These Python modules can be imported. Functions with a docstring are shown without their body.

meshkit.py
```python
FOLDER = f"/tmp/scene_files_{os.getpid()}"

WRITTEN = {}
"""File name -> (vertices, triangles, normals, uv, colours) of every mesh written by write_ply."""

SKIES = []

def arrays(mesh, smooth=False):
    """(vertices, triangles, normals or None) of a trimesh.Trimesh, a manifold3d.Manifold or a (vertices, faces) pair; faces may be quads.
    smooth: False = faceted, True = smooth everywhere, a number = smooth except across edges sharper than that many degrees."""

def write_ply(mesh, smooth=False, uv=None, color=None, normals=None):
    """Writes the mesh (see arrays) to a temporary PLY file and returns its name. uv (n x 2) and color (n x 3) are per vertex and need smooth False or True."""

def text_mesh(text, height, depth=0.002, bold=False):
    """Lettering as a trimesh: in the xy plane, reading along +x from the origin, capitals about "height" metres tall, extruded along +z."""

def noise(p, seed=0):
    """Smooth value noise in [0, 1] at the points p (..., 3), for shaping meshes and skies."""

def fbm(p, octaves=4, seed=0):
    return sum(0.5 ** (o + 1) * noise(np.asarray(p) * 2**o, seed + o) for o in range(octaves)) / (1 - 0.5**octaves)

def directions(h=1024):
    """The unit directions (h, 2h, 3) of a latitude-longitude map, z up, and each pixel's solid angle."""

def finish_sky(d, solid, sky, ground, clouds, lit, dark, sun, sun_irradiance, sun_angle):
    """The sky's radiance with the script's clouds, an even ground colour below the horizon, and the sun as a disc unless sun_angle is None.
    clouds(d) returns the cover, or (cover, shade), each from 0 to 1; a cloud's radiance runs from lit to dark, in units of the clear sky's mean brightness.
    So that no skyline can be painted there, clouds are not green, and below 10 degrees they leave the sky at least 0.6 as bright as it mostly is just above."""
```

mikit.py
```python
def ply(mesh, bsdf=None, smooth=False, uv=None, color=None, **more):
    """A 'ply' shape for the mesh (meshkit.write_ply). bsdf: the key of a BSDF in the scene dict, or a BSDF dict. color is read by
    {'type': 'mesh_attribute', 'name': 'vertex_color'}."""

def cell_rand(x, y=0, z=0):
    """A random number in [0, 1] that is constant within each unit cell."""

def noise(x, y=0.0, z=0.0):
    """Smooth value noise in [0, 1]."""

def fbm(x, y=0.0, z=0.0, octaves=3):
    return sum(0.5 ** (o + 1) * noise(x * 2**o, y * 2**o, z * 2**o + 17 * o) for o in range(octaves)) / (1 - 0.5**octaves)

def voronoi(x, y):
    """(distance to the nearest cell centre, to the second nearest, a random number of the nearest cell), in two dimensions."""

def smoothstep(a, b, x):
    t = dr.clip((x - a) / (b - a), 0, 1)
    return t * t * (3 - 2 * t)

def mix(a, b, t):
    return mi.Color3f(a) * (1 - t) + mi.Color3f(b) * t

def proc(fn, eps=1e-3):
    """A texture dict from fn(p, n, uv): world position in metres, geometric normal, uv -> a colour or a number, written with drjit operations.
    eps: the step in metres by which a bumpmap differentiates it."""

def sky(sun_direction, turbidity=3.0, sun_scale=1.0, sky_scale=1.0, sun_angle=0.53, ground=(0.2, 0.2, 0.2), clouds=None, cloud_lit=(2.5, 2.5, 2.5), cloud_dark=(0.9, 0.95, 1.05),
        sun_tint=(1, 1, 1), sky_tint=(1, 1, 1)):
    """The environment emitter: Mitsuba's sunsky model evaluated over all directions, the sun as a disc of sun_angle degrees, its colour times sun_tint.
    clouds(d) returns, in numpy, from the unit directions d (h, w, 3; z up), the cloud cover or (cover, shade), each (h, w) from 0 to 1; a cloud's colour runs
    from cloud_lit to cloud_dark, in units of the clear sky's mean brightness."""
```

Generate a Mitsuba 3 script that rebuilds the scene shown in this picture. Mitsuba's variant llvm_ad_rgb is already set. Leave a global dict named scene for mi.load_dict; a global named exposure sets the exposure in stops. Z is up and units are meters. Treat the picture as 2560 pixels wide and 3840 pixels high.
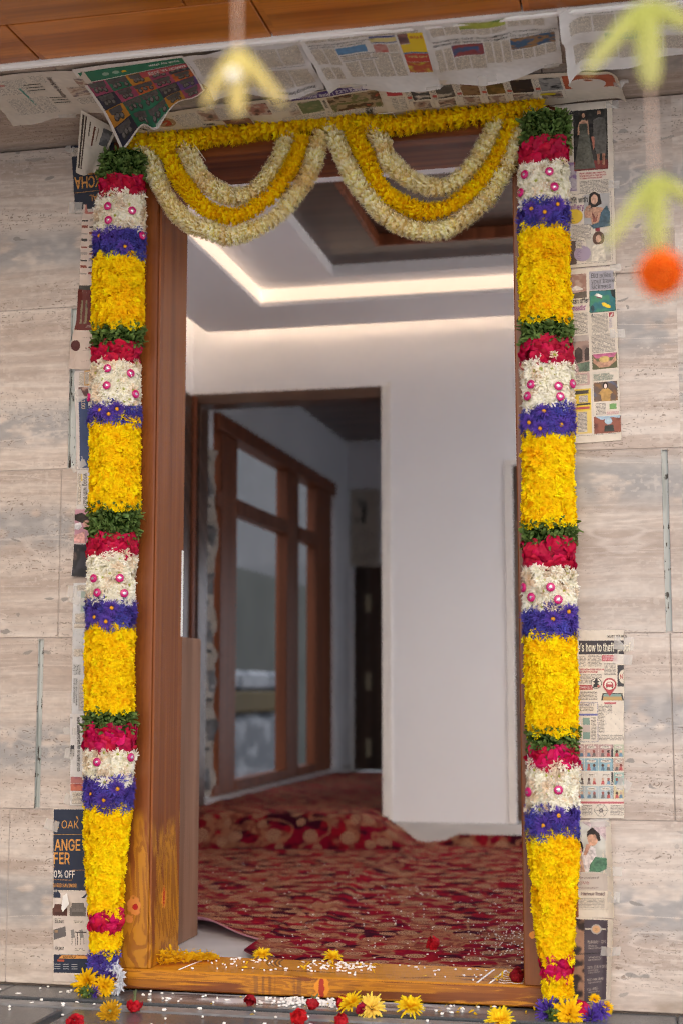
import math, numpy as np, trimesh, drjit as dr, mitsuba as mi, mikit, meshkit
import shapely.geometry as sg
from scipy.interpolate import CubicSpline
from mikit import noise, fbm, voronoi, cell_rand, smoothstep, mix

T = mi.ScalarTransform4f
rng = np.random.default_rng(7)
scene, labels = {}, {}

# ------------------------------------------------------------------ camera, sky, exposure
CAM = np.array([0.9, -3.9, 0.82])
FWD = np.array([-0.2158, 0.9690, 0.1210])
scene['camera'] = {
    'type': 'thinlens', 'fov': 38.82, 'fov_axis': 'y', 'near_clip': 0.1, 'far_clip': 400.0,
    'aperture_radius': 0.0108, 'focus_distance': 4.03,
    'to_world': T().look_at(origin=CAM.tolist(), target=(CAM + FWD).tolist(), up=[0, 0, 1])}
scene['sky'] = mikit.sky([0.28, -0.9, 0.34], turbidity=3, sun_scale=0.2, sun_angle=50, sun_tint=(0.95, 0.98, 1.14), clouds=lambda d: 1.0,
                         cloud_lit=(2.35, 2.45, 2.78), ground=(0.22, 0.2, 0.18))
exposure = 3.1

# ------------------------------------------------------------------ helpers
def key_for(name, parent=None):
    base = (parent + '__' if parent else '') + name
    if base not in scene and base not in labels:
        return base
    i = 1
    while f'{base}_{i:03d}' in scene or f'{base}_{i:03d}' in labels:
        i += 1
    return f'{base}_{i:03d}'

def thing(name, label, cat, group=None, kind=None):
    k = key_for(name)
    labels[k] = {'label': label, 'category': cat}
    if group: labels[k]['group'] = group
    if kind: labels[k]['kind'] = kind
    return k

def struct(name, label=None):
    k = key_for(name)
    labels[k] = {'kind': 'structure'}
    if label: labels[k]['label'] = label
    return k

def put(k, mesh, bsdf, smooth=False, uv=None, color=None, label=None, kind=None, **more):
    scene[k] = mikit.ply(mesh, bsdf, smooth=smooth, uv=uv, color=color, **more)
    if label or kind:
        d = labels.setdefault(k, {})
        if label: d['label'] = label
        if kind: d['kind'] = kind
    return k

def part(parent, name, mesh, bsdf, **kw):
    return put(key_for(name, parent), mesh, bsdf, **kw)

def box(x0, x1, y0, y1, z0, z1, c=0.0):
    """Axis box, its edges chamfered by c."""
    if c <= 0:
        m = trimesh.creation.box([x1 - x0, y1 - y0, z1 - z0])
        m.apply_translation([(x0 + x1) / 2, (y0 + y1) / 2, (z0 + z1) / 2])
        return m
    P = []
    for ax in range(3):
        lo, hi = [x0 + c, y0 + c, z0 + c], [x1 - c, y1 - c, z1 - c]
        lo[ax] -= c; hi[ax] += c
        P += [[a, b, d] for a in (lo[0], hi[0]) for b in (lo[1], hi[1]) for d in (lo[2], hi[2])]
    return trimesh.convex.convex_hull(np.array(P))

def cat(ms):
    return trimesh.util.concatenate([m for m in ms])

def unit(v):
    return v / np.maximum(np.linalg.norm(v, axis=-1, keepdims=True), 1e-9)

def tube(pts, r, n=8, closed=False):
    pts = np.asarray(pts, float)
    t = unit(np.gradient(pts, axis=0))
    ref = np.array([0, 0, 1.0]) if abs(t[:, 2]).mean() < 0.8 else np.array([1.0, 0, 0])
    a = unit(np.cross(t, ref)); b = np.cross(a, t)
    r = np.broadcast_to(r, len(pts))
    ph = np.arange(n) / n * 2 * np.pi
    V = pts[:, None] + r[:, None, None] * (np.cos(ph)[None, :, None] * a[:, None] + np.sin(ph)[None, :, None] * b[:, None])
    F = []
    for i in range(len(pts) - 1):
        for j in range(n):
            k = (j + 1) % n
            F += [[i * n + j, i * n + k, (i + 1) * n + k], [i * n + j, (i + 1) * n + k, (i + 1) * n + j]]
    F += [[0, j + 1, j] for j in range(1, n - 1)]
    q = (len(pts) - 1) * n
    F += [[q, q + j, q + j + 1] for j in range(1, n - 1)]
    return trimesh.Trimesh(V.reshape(-1, 3), np.array(F), process=False)

def grid_faces(nu, nv):
    i = np.arange(nu * nv).reshape(nu, nv)
    q = np.stack([i[:-1, :-1], i[1:, :-1], i[1:, 1:], i[:-1, 1:]], -1).reshape(-1, 4)
    return np.vstack([q[:, [0, 1, 2]], q[:, [0, 2, 3]]])

# ------------------------------------------------------------------ materials
def diffuse_like(col, rough=0.6, spec=0.4, **kw):
    return {'type': 'twosided', 'bsdf': {'type': 'principled', 'base_color': col, 'roughness': rough, 'specular': spec, **kw}}
def rgb(*c):
    return {'type': 'rgb', 'value': list(c)}

def travertine(a, z, course, n=None):
    """a along the slab, z across the beds, course = slab number."""
    r = cell_rand(course, 3)
    r2 = cell_rand(course, 9)
    zz = z + 0.018 * (noise(a * 3.0 + 31 * r, z * 9.0) - 0.5) + 0.02 * (fbm(a * 1.3 + 10 * r, z * 2.0) - 0.5)
    bed = fbm(a * 0.8 + 50 * r, zz * 26 + 40 * r2, octaves=4)
    fine = fbm(a * 7 + 17 * r, zz * 120, octaves=3)
    cloud = fbm(a * 16, z * 30 + 70 * r, octaves=3)
    c = mix((0.365, 0.30, 0.257), (0.495, 0.435, 0.385), smoothstep(0.28, 0.72, bed))
    c = mix(c, (0.54, 0.50, 0.46), 0.6 * smoothstep(0.48, 0.85, fine) * smoothstep(0.35, 0.65, bed))
    c = mix(c, (0.36, 0.285, 0.235), 0.4 * smoothstep(0.55, 0.8, fbm(a * 2.2, zz * 42 + 9 * r, octaves=3)))
    c = mix(c, (0.51, 0.46, 0.42), 0.35 * smoothstep(0.45, 0.8, fbm(a * 30, z * 60 + 5 * r, octaves=4)) * smoothstep(0.3, 0.7, noise(a * 3, zz * 7)))
    vn = fbm(a * 11 + 7 * r, zz * 190, octaves=4)
    c = mix(c, (0.40, 0.32, 0.265), 0.22 * smoothstep(0.56, 0.75, vn))
    c = mix(c, (0.60, 0.55, 0.50), 0.25 * smoothstep(0.44, 0.28, vn))
    gz = (z / 0.485 - dr.floor(z / 0.485)) * 0.485
    band = smoothstep(0.095, 0.02, dr.abs(gz - (0.10 + 0.30 * r2) + 0.05 * (fbm(a * 2.1 + 3 * r, z * 4) - 0.5)))
    c = mix(c, (0.27, 0.265, 0.265), 0.9 * band * smoothstep(0.2, 0.5, cloud))
    c = mix(c, (0.50, 0.465, 0.43), 0.4 * band * smoothstep(0.55, 0.85, cloud))
    c = mix(c, (0.56, 0.505, 0.46), 0.45 * smoothstep(0.02, 0.0, dr.abs(fbm(a * 1.7 + 20 * r, zz * 13, octaves=3) - 0.5)))
    c = c * (0.86 + 0.28 * fbm(a * 45, zz * 110, octaves=3))
    c = mix(c, (0.55, 0.50, 0.45), 0.35 * smoothstep(0.62, 0.85, noise(a * 110 + 5, z * 140)) * smoothstep(0.35, 0.7, noise(a * 9, z * 14)))
    return c * (0.93 + 0.14 * cell_rand(course, 21))

def pits(a, z):
    d, d2, w = voronoi(a * 85 + 3.5 * noise(a * 60, z * 90), z * 150 + 2.0 * noise(a * 40, z * 60))
    zone = smoothstep(0.44, 0.62, fbm(a * 1.5 + 5, z * 15 + 3, octaves=3))
    return smoothstep(0.34, 0.16, d) * smoothstep(0.5, 0.9, w) * zone
def big_pits(a, z):
    d, d2, w = voronoi(a * 16 + 1.5 * noise(a * 30, z * 50), z * 34)
    return smoothstep(0.26, 0.17, d) * smoothstep(0.88, 0.93, w) * smoothstep(0.55, 0.7, noise(a * 2.1 + 8, z * 5))

def trav_wall(p, n, uv):
    a = p.x + p.y
    course = dr.floor(p.z / 0.485) + 17 * dr.floor((p.x + 5.05) / 1.0)
    c = travertine(a, p.z, course)
    c = mix(c, (0.15, 0.11, 0.085), 0.75 * pits(a, p.z))
    c = mix(c, (0.2, 0.19, 0.18), 0.8 * big_pits(a, p.z))
    dirt = smoothstep(0.12, 0.0, p.z) * smoothstep(0.3, 0.7, fbm(a * 9, p.z * 9))
    return mix(c, (0.2, 0.15, 0.1), 0.5 * dirt)
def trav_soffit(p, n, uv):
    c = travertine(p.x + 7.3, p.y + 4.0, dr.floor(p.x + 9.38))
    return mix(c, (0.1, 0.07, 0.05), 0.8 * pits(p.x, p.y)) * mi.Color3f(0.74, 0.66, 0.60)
scene['trav_mat'] = diffuse_like(mikit.proc(trav_wall), 0.42, 0.4)
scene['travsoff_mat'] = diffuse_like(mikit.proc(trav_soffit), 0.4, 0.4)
scene['joint_mat'] = diffuse_like(rgb(0.40, 0.36, 0.33), 0.8)
scene['mortar_mat'] = diffuse_like(rgb(0.42, 0.36, 0.32), 0.9)

def metal_strip(p, n, uv):
    d = smoothstep(0.66, 0.74, fbm((p.x + p.y) * 160, p.z * 45, octaves=3))
    e = smoothstep(0.6, 0.7, noise(p.x * 30, p.z * 6))
    c = mix((0.43, 0.46, 0.45), (0.33, 0.36, 0.35), e)
    return mix(c, (0.045, 0.04, 0.035), d)
scene['channel_mat'] = diffuse_like(mikit.proc(metal_strip), 0.45)

def wood(along, across, k, dark, light, dens=1.0):
    w = across + 0.012 * (fbm(along * 1.6 + 9 * k, across * 6) - 0.5)
    g = fbm(w * 46 * dens + 30 * k, along * 1.1, octaves=4)
    f = fbm(w * 420 * dens, along * 7 + 3 * k, octaves=2)
    ring = 0.5 + 0.5 * dr.sin(w * 83 * dens + 7 * fbm(along * 0.9, across * 9 + k * 5) + 4 * k)
    c = mix(dark, light, smoothstep(0.22, 0.78, 0.9 * g + 0.1 * ring))
    return c * (0.84 + 0.30 * f)

TEAK_D, TEAK_L = (0.15, 0.038, 0.005), (0.24, 0.068, 0.010)
TURM = (0.37, 0.135, 0.006)
def jamb_col(p, n, uv):
    c = wood(p.z, p.x + p.y * 1.07 + 3, 1.0, TEAK_D, TEAK_L)
    # turmeric paste rubbed on the foot of the left post in swirls
    sw = fbm(p.x * 34 + p.y * 30 + 2.2 * noise(p.z * 9, p.x * 14), p.z * 6 + 1.4 * noise(p.x * 15 + p.y * 15, p.z * 6), octaves=4)
    side = smoothstep(0.2, 0.0, p.x)
    top = 0.44 + 0.06 * noise(p.x * 20 + p.y * 20, 3.0)
    m = smoothstep(0.0, 0.05, top - p.z) * side * smoothstep(0.30, 0.52, sw + 0.16 * smoothstep(0.3, 0.0, p.z))
    stroke = 0.5 + 0.5 * dr.sin(sw * 30 + 3 * noise(p.x * 30 + p.y * 30, p.z * 10))
    c = mix(c, mix((0.30, 0.11, 0.007), (0.47, 0.20, 0.010), smoothstep(0.25, 0.75, stroke)), 0.85 * m)
    # dabs of vermilion and sandal paste
    def dab(x, y, z, rx, rz, cc, c0, t):
        q = dr.square((p.x - x + p.y - y) / rx) + dr.square((p.z - z) / rz) + 0.9 * (noise((p.x + p.y) * 130, p.z * 130 + t) - 0.5)
        return mix(c0, cc, smoothstep(1.1, 0.7, q))
    c = dab(-0.560, 0.0, 0.225, 0.020, 0.026, (0.55, 0.2, 0.04), c, 1)
    c = dab(-0.572, 0.0, 0.19, 0.012, 0.012, (0.55, 0.2, 0.04), c, 5)
    c = dab(-0.556, 0.0, 0.222, 0.008, 0.009, (0.36, 0.012, 0.008), c, 2)
    c = dab(-0.510, 0.112, 0.235, 0.022, 0.034, (0.6, 0.23, 0.02), c, 3)
    c = dab(-0.510, 0.112, 0.238, 0.008, 0.026, (0.42, 0.012, 0.006), c, 4)
    return dab(0.533, 0.0, 0.187, 0.008, 0.009, (0.75, 0.25, 0.01), c, 7)
def sill_col(p, n, uv):
    c = wood(p.x, p.z + p.y + 5, 2.0, TEAK_D, TEAK_L)
    sw = fbm(p.x * 5 + 2 * noise(p.x * 7, p.y * 30 + p.z * 30), p.y * 40 + p.z * 60, octaves=4)
    up = smoothstep(0.4, 0.7, n.z)
    m = smoothstep(0.42, 0.56, sw + 0.24 * up - 0.10 * smoothstep(0.15, 0.45, p.x) * (1 - up) + 0.1 * smoothstep(-0.2, -0.5, p.x))
    st2 = 0.5 + 0.5 * dr.sin(sw * 40)
    c = mix(c, mix(mix((0.36, 0.13, 0.008), (0.54, 0.22, 0.010), smoothstep(0.2, 0.8, st2)), (0.58, 0.24, 0.015), 0.75 * up), 0.88 * m)
    # fingers dragged through the paste, leaving bare wood
    u = p.x + 0.215 - 0.9 * dr.square(dr.maximum(0.2 - p.y, 0.0)) * 4
    drag = smoothstep(0.024, 0.018, dr.abs(u - 0.01)) * smoothstep(0.35, 0.6, 0.5 + 0.5 * dr.sin(u * 520)) * up * smoothstep(0.09, 0.12, p.y)
    c = mix(c, (0.09, 0.035, 0.01), 0.8 * drag)
    # drips down the front face
    d = smoothstep(0.55, 0.7, noise(p.x * 24 + 5, 0.3)) * smoothstep(0.45, 0.6, noise(p.x * 110, p.z * 6)) * (1 - up)
    c = mix(c, (0.13, 0.05, 0.015), 0.55 * d)
    def dab(x, rx, cc, c0, t):
        q = dr.square((p.x - x) / rx) + dr.square((p.z - 0.026) / 0.03) + 0.8 * (noise(p.x * 130, p.z * 110 + t) - 0.5)
        return mix(c0, cc, smoothstep(1.0, 0.7, q) * (1 - up))
    c = dab(-0.021, 0.022, (0.65, 0.24, 0.015), c, 1)
    c = dab(-0.021, 0.0085, (0.36, 0.03, 0.008), c, 2)
    return c
def lintel_col(p, n, uv):
    return wood(p.x, p.z + p.y + 2, 3.0, (0.11, 0.025, 0.005), (0.26, 0.07, 0.013))
for k, f in (('jamb_mat', jamb_col), ('sill_mat', sill_col), ('lintel_mat', lintel_col)):
    scene[k] = diffuse_like(mikit.proc(f), 0.36, 0.35, clearcoat=0.4, clearcoat_gloss=0.8)
def ceil_col(p, n, uv):
    k = cell_rand(dr.floor((p.y + 10.0) / 0.205), dr.floor(p.x / 0.62))
    return wood(p.x, p.y, 7 * k, (0.27, 0.072, 0.009), (0.43, 0.135, 0.019), 0.45) * (0.85 + 0.3 * k)
scene['ceil_mat'] = diffuse_like(mikit.proc(ceil_col), 0.28, 0.5)
def darkwood_col(p, n, uv):
    return wood(p.x, p.y + p.z, 4.0, (0.045, 0.022, 0.013), (0.095, 0.046, 0.027), 0.5)
scene['darkdoor_mat'] = diffuse_like(mikit.proc(lambda p, n, uv: wood(p.z, p.x + p.y, 8.0, (0.028, 0.014, 0.009), (0.065, 0.03, 0.018), 0.6)), 0.35, 0.4)
scene['darkwood_mat'] = diffuse_like(mikit.proc(darkwood_col), 0.3, 0.5)
def frame_col(p, n, uv):
    return wood(p.z, p.y + p.x, 5.0, (0.15, 0.045, 0.018), (0.27, 0.085, 0.036))
scene['winframe_mat'] = diffuse_like(mikit.proc(frame_col), 0.45, 0.2)
def board_col(p, n, uv):
    return wood(p.z, p.y + p.x, 6.0, (0.17, 0.085, 0.05), (0.26, 0.14, 0.088), 0.4)
scene['board_mat'] = diffuse_like(mikit.proc(board_col), 0.45, 0.4)
scene['paint_mat'] = diffuse_like(mikit.proc(lambda p, n, uv: mi.Color3f(0.82, 0.84, 0.87) * (0.97 + 0.06 * fbm(p.x * 2 + p.y * 2, p.z * 2))), 0.7, 0.3)
scene['ceilpaint_mat'] = diffuse_like(rgb(0.84, 0.84, 0.85), 0.8, 0.2)
scene['white_mat'] = diffuse_like(rgb(0.78, 0.77, 0.74), 0.6)
scene['skirting_mat'] = diffuse_like(mikit.proc(lambda p, n, uv: mix((0.42, 0.43, 0.44), (0.6, 0.59, 0.58), fbm(p.x * 5, p.y * 5, p.z * 14))), 0.3)
scene['marble_mat'] = diffuse_like(mikit.proc(lambda p, n, uv: mix((0.46, 0.46, 0.47), (0.62, 0.61, 0.61), fbm(p.x * 6, p.y * 6))), 0.25)

def carpet_col(p, n, uv):
    """Maroon pile with rows of tan scroll medallions; uv in metres."""
    x, y = uv.x * 1.28, uv.y * 1.28
    wx = noise(x * 6, y * 6) - 0.5; wy = noise(x * 6 + 9, y * 6 + 4) - 0.5
    x = x + 0.026 * wx; y = y + 0.026 * wy
    def medal(x, y, sx, sy, r, t):
        row = dr.floor(y / sy)
        xx = x + 0.5 * sx * (row - 2 * dr.floor(row / 2))
        cx = xx / sx - dr.floor(xx / sx) - 0.5
        cy = y / sy - row - 0.5
        d = dr.sqrt(dr.square(cx * sx) + dr.square(cy * sy)) / r
        ang = dr.atan2(cy * sy, cx * sx)
        sp = 0.5 + 0.5 * dr.sin(d * 19 + ang + t)
        return smoothstep(1.02, 0.94, d), sp, d
    a1, s1, d1 = medal(x, y, 0.23, 0.17, 0.046, 0.0)
    a2, s2, d2 = medal(x + 0.080, y + 0.035, 0.23, 0.17, 0.037, 2.0)
    a3, s3, d3 = medal(x - 0.045, y + 0.080, 0.23, 0.17, 0.029, 4.0)
    keep = smoothstep(0.30, 0.42, noise(x * 3.1 + 2, y * 3.1))
    vine = smoothstep(0.06, 0.025, dr.abs(fbm(x * 8, y * 8, octaves=2) - 0.5))
    fl = smoothstep(0.55, 0.60, fbm(x * 9 + 3, y * 13, octaves=3))
    leaf = smoothstep(0.54, 0.64, fbm(x * 18 + 4, y * 18, octaves=2))
    dk = smoothstep(0.47, 0.60, fbm(x * 8, y * 11 + 9, octaves=3))
    c = mix((0.20, 0.003, 0.018), (0.045, 0.002, 0.012), dk)
    c = mix(c, (0.30, 0.008, 0.014), 0.6 * leaf)
    c = mix(c, mix((0.33, 0.14, 0.075), (0.2, 0.055, 0.035), smoothstep(0.4, 0.6, noise(x * 60, y * 60))), 0.85 * fl)
    c = mix(c, (0.33, 0.14, 0.075), 0.7 * vine)
    T1, T2 = (0.42, 0.24, 0.145), (0.20, 0.055, 0.035)
    for a_, s_, k_ in ((a3, s3, 1.0 - keep), (a2, s2, keep), (a1, s1, 1.0)):
        c = mix(c, mix(T1, T2, smoothstep(0.50, 0.85, s_)), a_ * 0.92 * k_)
    return c * (0.58 + 0.30 * noise(x * 300, y * 300))
scene['carpet_mat'] = diffuse_like(mikit.proc(carpet_col), 0.95, 0.1)
scene['edge_mat'] = diffuse_like(rgb(0.10, 0.012, 0.02), 0.9)
scene['underlay_mat'] = diffuse_like(rgb(0.42, 0.2, 0.27), 0.9)

def granite_col(p, n, uv):
    s = noise(p.x * 420, p.y * 420, p.z * 420)
    c = mix((0.052, 0.058, 0.064), (0.085, 0.092, 0.10), fbm(p.x * 9, p.y * 9))
    c = c * (0.75 + 0.5 * s)
    # flour trodden and wiped over the stone in front of the sill
    fx = smoothstep(-0.52, -0.3, p.x) * smoothstep(0.56, 0.1, p.x)
    fl = fx * smoothstep(-0.14, -0.05, p.y + 0.06 * (fbm(p.x * 9, 2.0) - 0.5)) * smoothstep(0.30, 0.62, fbm(p.x * 6, p.y * 60, octaves=4))
    q = dr.square((p.x + 0.24) / 0.11) + dr.square((p.y + 0.075) / 0.04)
    fl = dr.maximum(fl * 0.9, smoothstep(1.2, 0.2, q + 0.8 * (fbm(p.x * 30, p.y * 50) - 0.5)) * 0.85)
    return mix(c, (0.62, 0.63, 0.66), fl)
scene['granite_mat'] = diffuse_like(mikit.proc(granite_col), 0.22, 0.5)
scene['granite_light_mat'] = diffuse_like(mikit.proc(lambda p, n, uv: mix((0.15, 0.155, 0.16), (0.22, 0.225, 0.23), noise(p.x * 40, p.y * 90))), 0.3)
scene['groove_mat'] = diffuse_like(rgb(0.02, 0.02, 0.022), 0.6)
scene['ground_mat'] = diffuse_like(mikit.proc(lambda p, n, uv: mix((0.42, 0.40, 0.37), (0.52, 0.50, 0.47), fbm(p.x, p.y))), 0.9)
scene['glass_mat'] = {'type': 'thindielectric', 'int_ior': 1.5}
scene['steel_mat'] = diffuse_like(rgb(0.42, 0.38, 0.26), 0.35, 0.5)
scene['led_mat'] = diffuse_like(rgb(0.8, 0.8, 0.8), 0.8)
# flowers
VC = {'type': 'mesh_attribute', 'name': 'vertex_color'}
scene['petal_mat'] = {'type': 'principledthin', 'base_color': VC, 'roughness': 0.55, 'diff_trans': 0.8, 'eta': 1.3}
scene['rose_mat'] = diffuse_like(VC, 0.6, 0.2)
scene['vc_mat'] = diffuse_like(VC, 0.6, 0.3)
scene['foil_mat'] = {'type': 'twosided', 'bsdf': {'type': 'principled', 'base_color': rgb(0.48, 0.001, 0.13), 'roughness': 0.28, 'specular': 0.6}}
scene['silver_mat'] = {'type': 'twosided', 'bsdf': {'type': 'principled', 'base_color': rgb(0.62, 0.64, 0.68), 'metallic': 0.9, 'roughness': 0.25}}
scene['thread_mat'] = diffuse_like(rgb(0.7, 0.66, 0.6), 0.8)
scene['puff_mat'] = diffuse_like(rgb(0.86, 0.85, 0.82), 0.8)
# print
scene['ink_mat'] = diffuse_like(VC, 0.55, 0.3)
def paper_col(p, n, uv):
    return mi.Color3f(1.0) * (0.92 + 0.12 * fbm(uv.x * 25, uv.y * 25))
def text_col(p, n, uv):
    pitch = 0.0036
    ln = dr.floor(uv.y / pitch)
    f = uv.y / pitch - ln
    line = smoothstep(0.10, 0.22, f) * smoothstep(0.74, 0.62, f)
    word = smoothstep(0.16, 0.24, noise(uv.x * 260 + 97 * cell_rand(ln), ln * 3.7))
    fill = 0.55 + 0.45 * noise(uv.x * 1300, ln)
    return mix((0.60, 0.54, 0.455), (0.07, 0.06, 0.06), line * word * fill * 0.92)
scene['text_mat'] = diffuse_like(mikit.proc(text_col), 0.6, 0.3)
scene['tape_mat'] = {'type': 'blendbsdf', 'weight': 0.42, 'a': {'type': 'null'}, 'b': diffuse_like(rgb(0.74, 0.72, 0.68), 0.25, 0.5)}

# ------------------------------------------------------------------ ground and porch floor
gk = struct('ground')
put(gk, box(-150, 150, -200, 150, -0.6, -0.30), 'ground_mat')
pf = struct('porch_floor')
part(pf, 'bed', box(-4.2, 4.2, -1.46, 0.24, -0.29, -0.034), 'mortar_mat')
def granite(x0, x1, y0, y1, z1, m='granite_mat', name='granite_slab'):
    part(pf, name, box(x0, x1, y0, y1, -0.030, z1, 0.004), m)
# strip along the wall, its bright nosing, the groove and the slabs in front
for x0, x1 in ((-4.0, -2.2), (-2.198, -0.9), (-0.898, 0.9), (0.902, 2.4), (2.402, 4.0)):
    granite(x0, x1, -0.150, -0.001, 0.0)
for x0, x1 in ((-4.0, -1.5), (-1.497, 0.75), (0.753, 4.0)):
    granite(x0, x1, -0.225, -0.166, -0.004, 'granite_light_mat', 'nosing')
xs = [-4.0, -2.65, -1.30]
for i, (x0, x1) in enumerate(((-4.0, -1.85), (-1.835, -0.66), (-0.625, 0.56), (0.575, 1.75), (1.765, 4.0))):
    for y0, y1 in ((-0.84, -0.235), (-1.45, -0.85)):
        granite(x0, x1, y0, y1, -0.006)

# ------------------------------------------------------------------ travertine walls
ZB = [0.003, 0.4825, 0.966, 1.4545, 1.936, 2.428]
def wall_side(name, label, x_in, x_out, joints, slots):
    k = thing(name, label, 'wall')
    lo, hi = min(x_in, x_out), max(x_in, x_out)
    # backing wall behind the cladding
    part(k, 'core', box(lo, hi, 0.030, 0.245, -0.02, 2.428), 'mortar_mat')
    gr = [box(lo + 0.001, hi - 0.001, 0.0030, 0.0255, ZB[i] - 0.004, ZB[i] + 0.004) for i in range(1, 5)]
    gr += [box(c - 0.004, c + 0.004, 0.0031, 0.025, ZB[i] + 0.0045, ZB[i + 1] - 0.0045) for i in range(5) for c in joints[i]]
    part(k, 'grout', cat(gr), 'joint_mat', kind='stuff')
    for i in range(5):
        z0, z1 = ZB[i] + 0.0012, ZB[i + 1] - 0.0012
        cuts = sorted([lo] + [c for c in joints[i]] + [hi])
        spans = []
        for a, b in zip(cuts[:-1], cuts[1:]):
            a2 = a + (0.0014 if a != lo else 0); b2 = b - (0.0014 if b != hi else 0)
            spans.append((a2, b2))
        for s0, s1 in slots[i]:
            out = []
            for a, b in spans:
                if a < s0 and b > s1: out += [(a, s0), (s1, b)]
                else: out.append((a, b))
            spans = out
            ch = cat([box(s0, s1, 0.012, 0.029, z0, z1), box(s0 + 0.0005, s0 + 0.002, 0.001, 0.012, z0, z1)])
            part(k, 'slot_channel', ch, 'channel_mat')
        for a, b in spans:
            dz = 0.0008 * rng.standard_normal()
            part(k, 'slab', box(a, b, dz, 0.026, z0, z1, 0.0012), 'trav_mat')
    return k
wl = wall_side('stone_wall', 'beige travertine wall with grey slots left of the doorway', -0.66, -3.1,
               [[-0.934, -1.9], [-1.5, -2.4], [-0.800, -1.9], [-1.5, -2.4], [-1.2, -2.0]],
               [[], [(-0.860, -0.843)], [], [(-0.783, -0.757)], []])
wr = wall_side('stone_wall', 'beige travertine wall with one grey slot right of the doorway', 0.66, 1.25,
               [[1.1], [0.909], [1.12], [1.05], [1.15]],
               [[], [], [(0.899, 0.915)], [], []])
sw_ = thing('added_side_wall', 'unseen travertine side wall added left of the picture to shade the left stone', 'wall')
put(sw_, box(-1.62, -1.45, -2.4, -0.004, -0.03, 2.42, 0.004), 'trav_mat')  # added out of view to block light and darken the left stone
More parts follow.
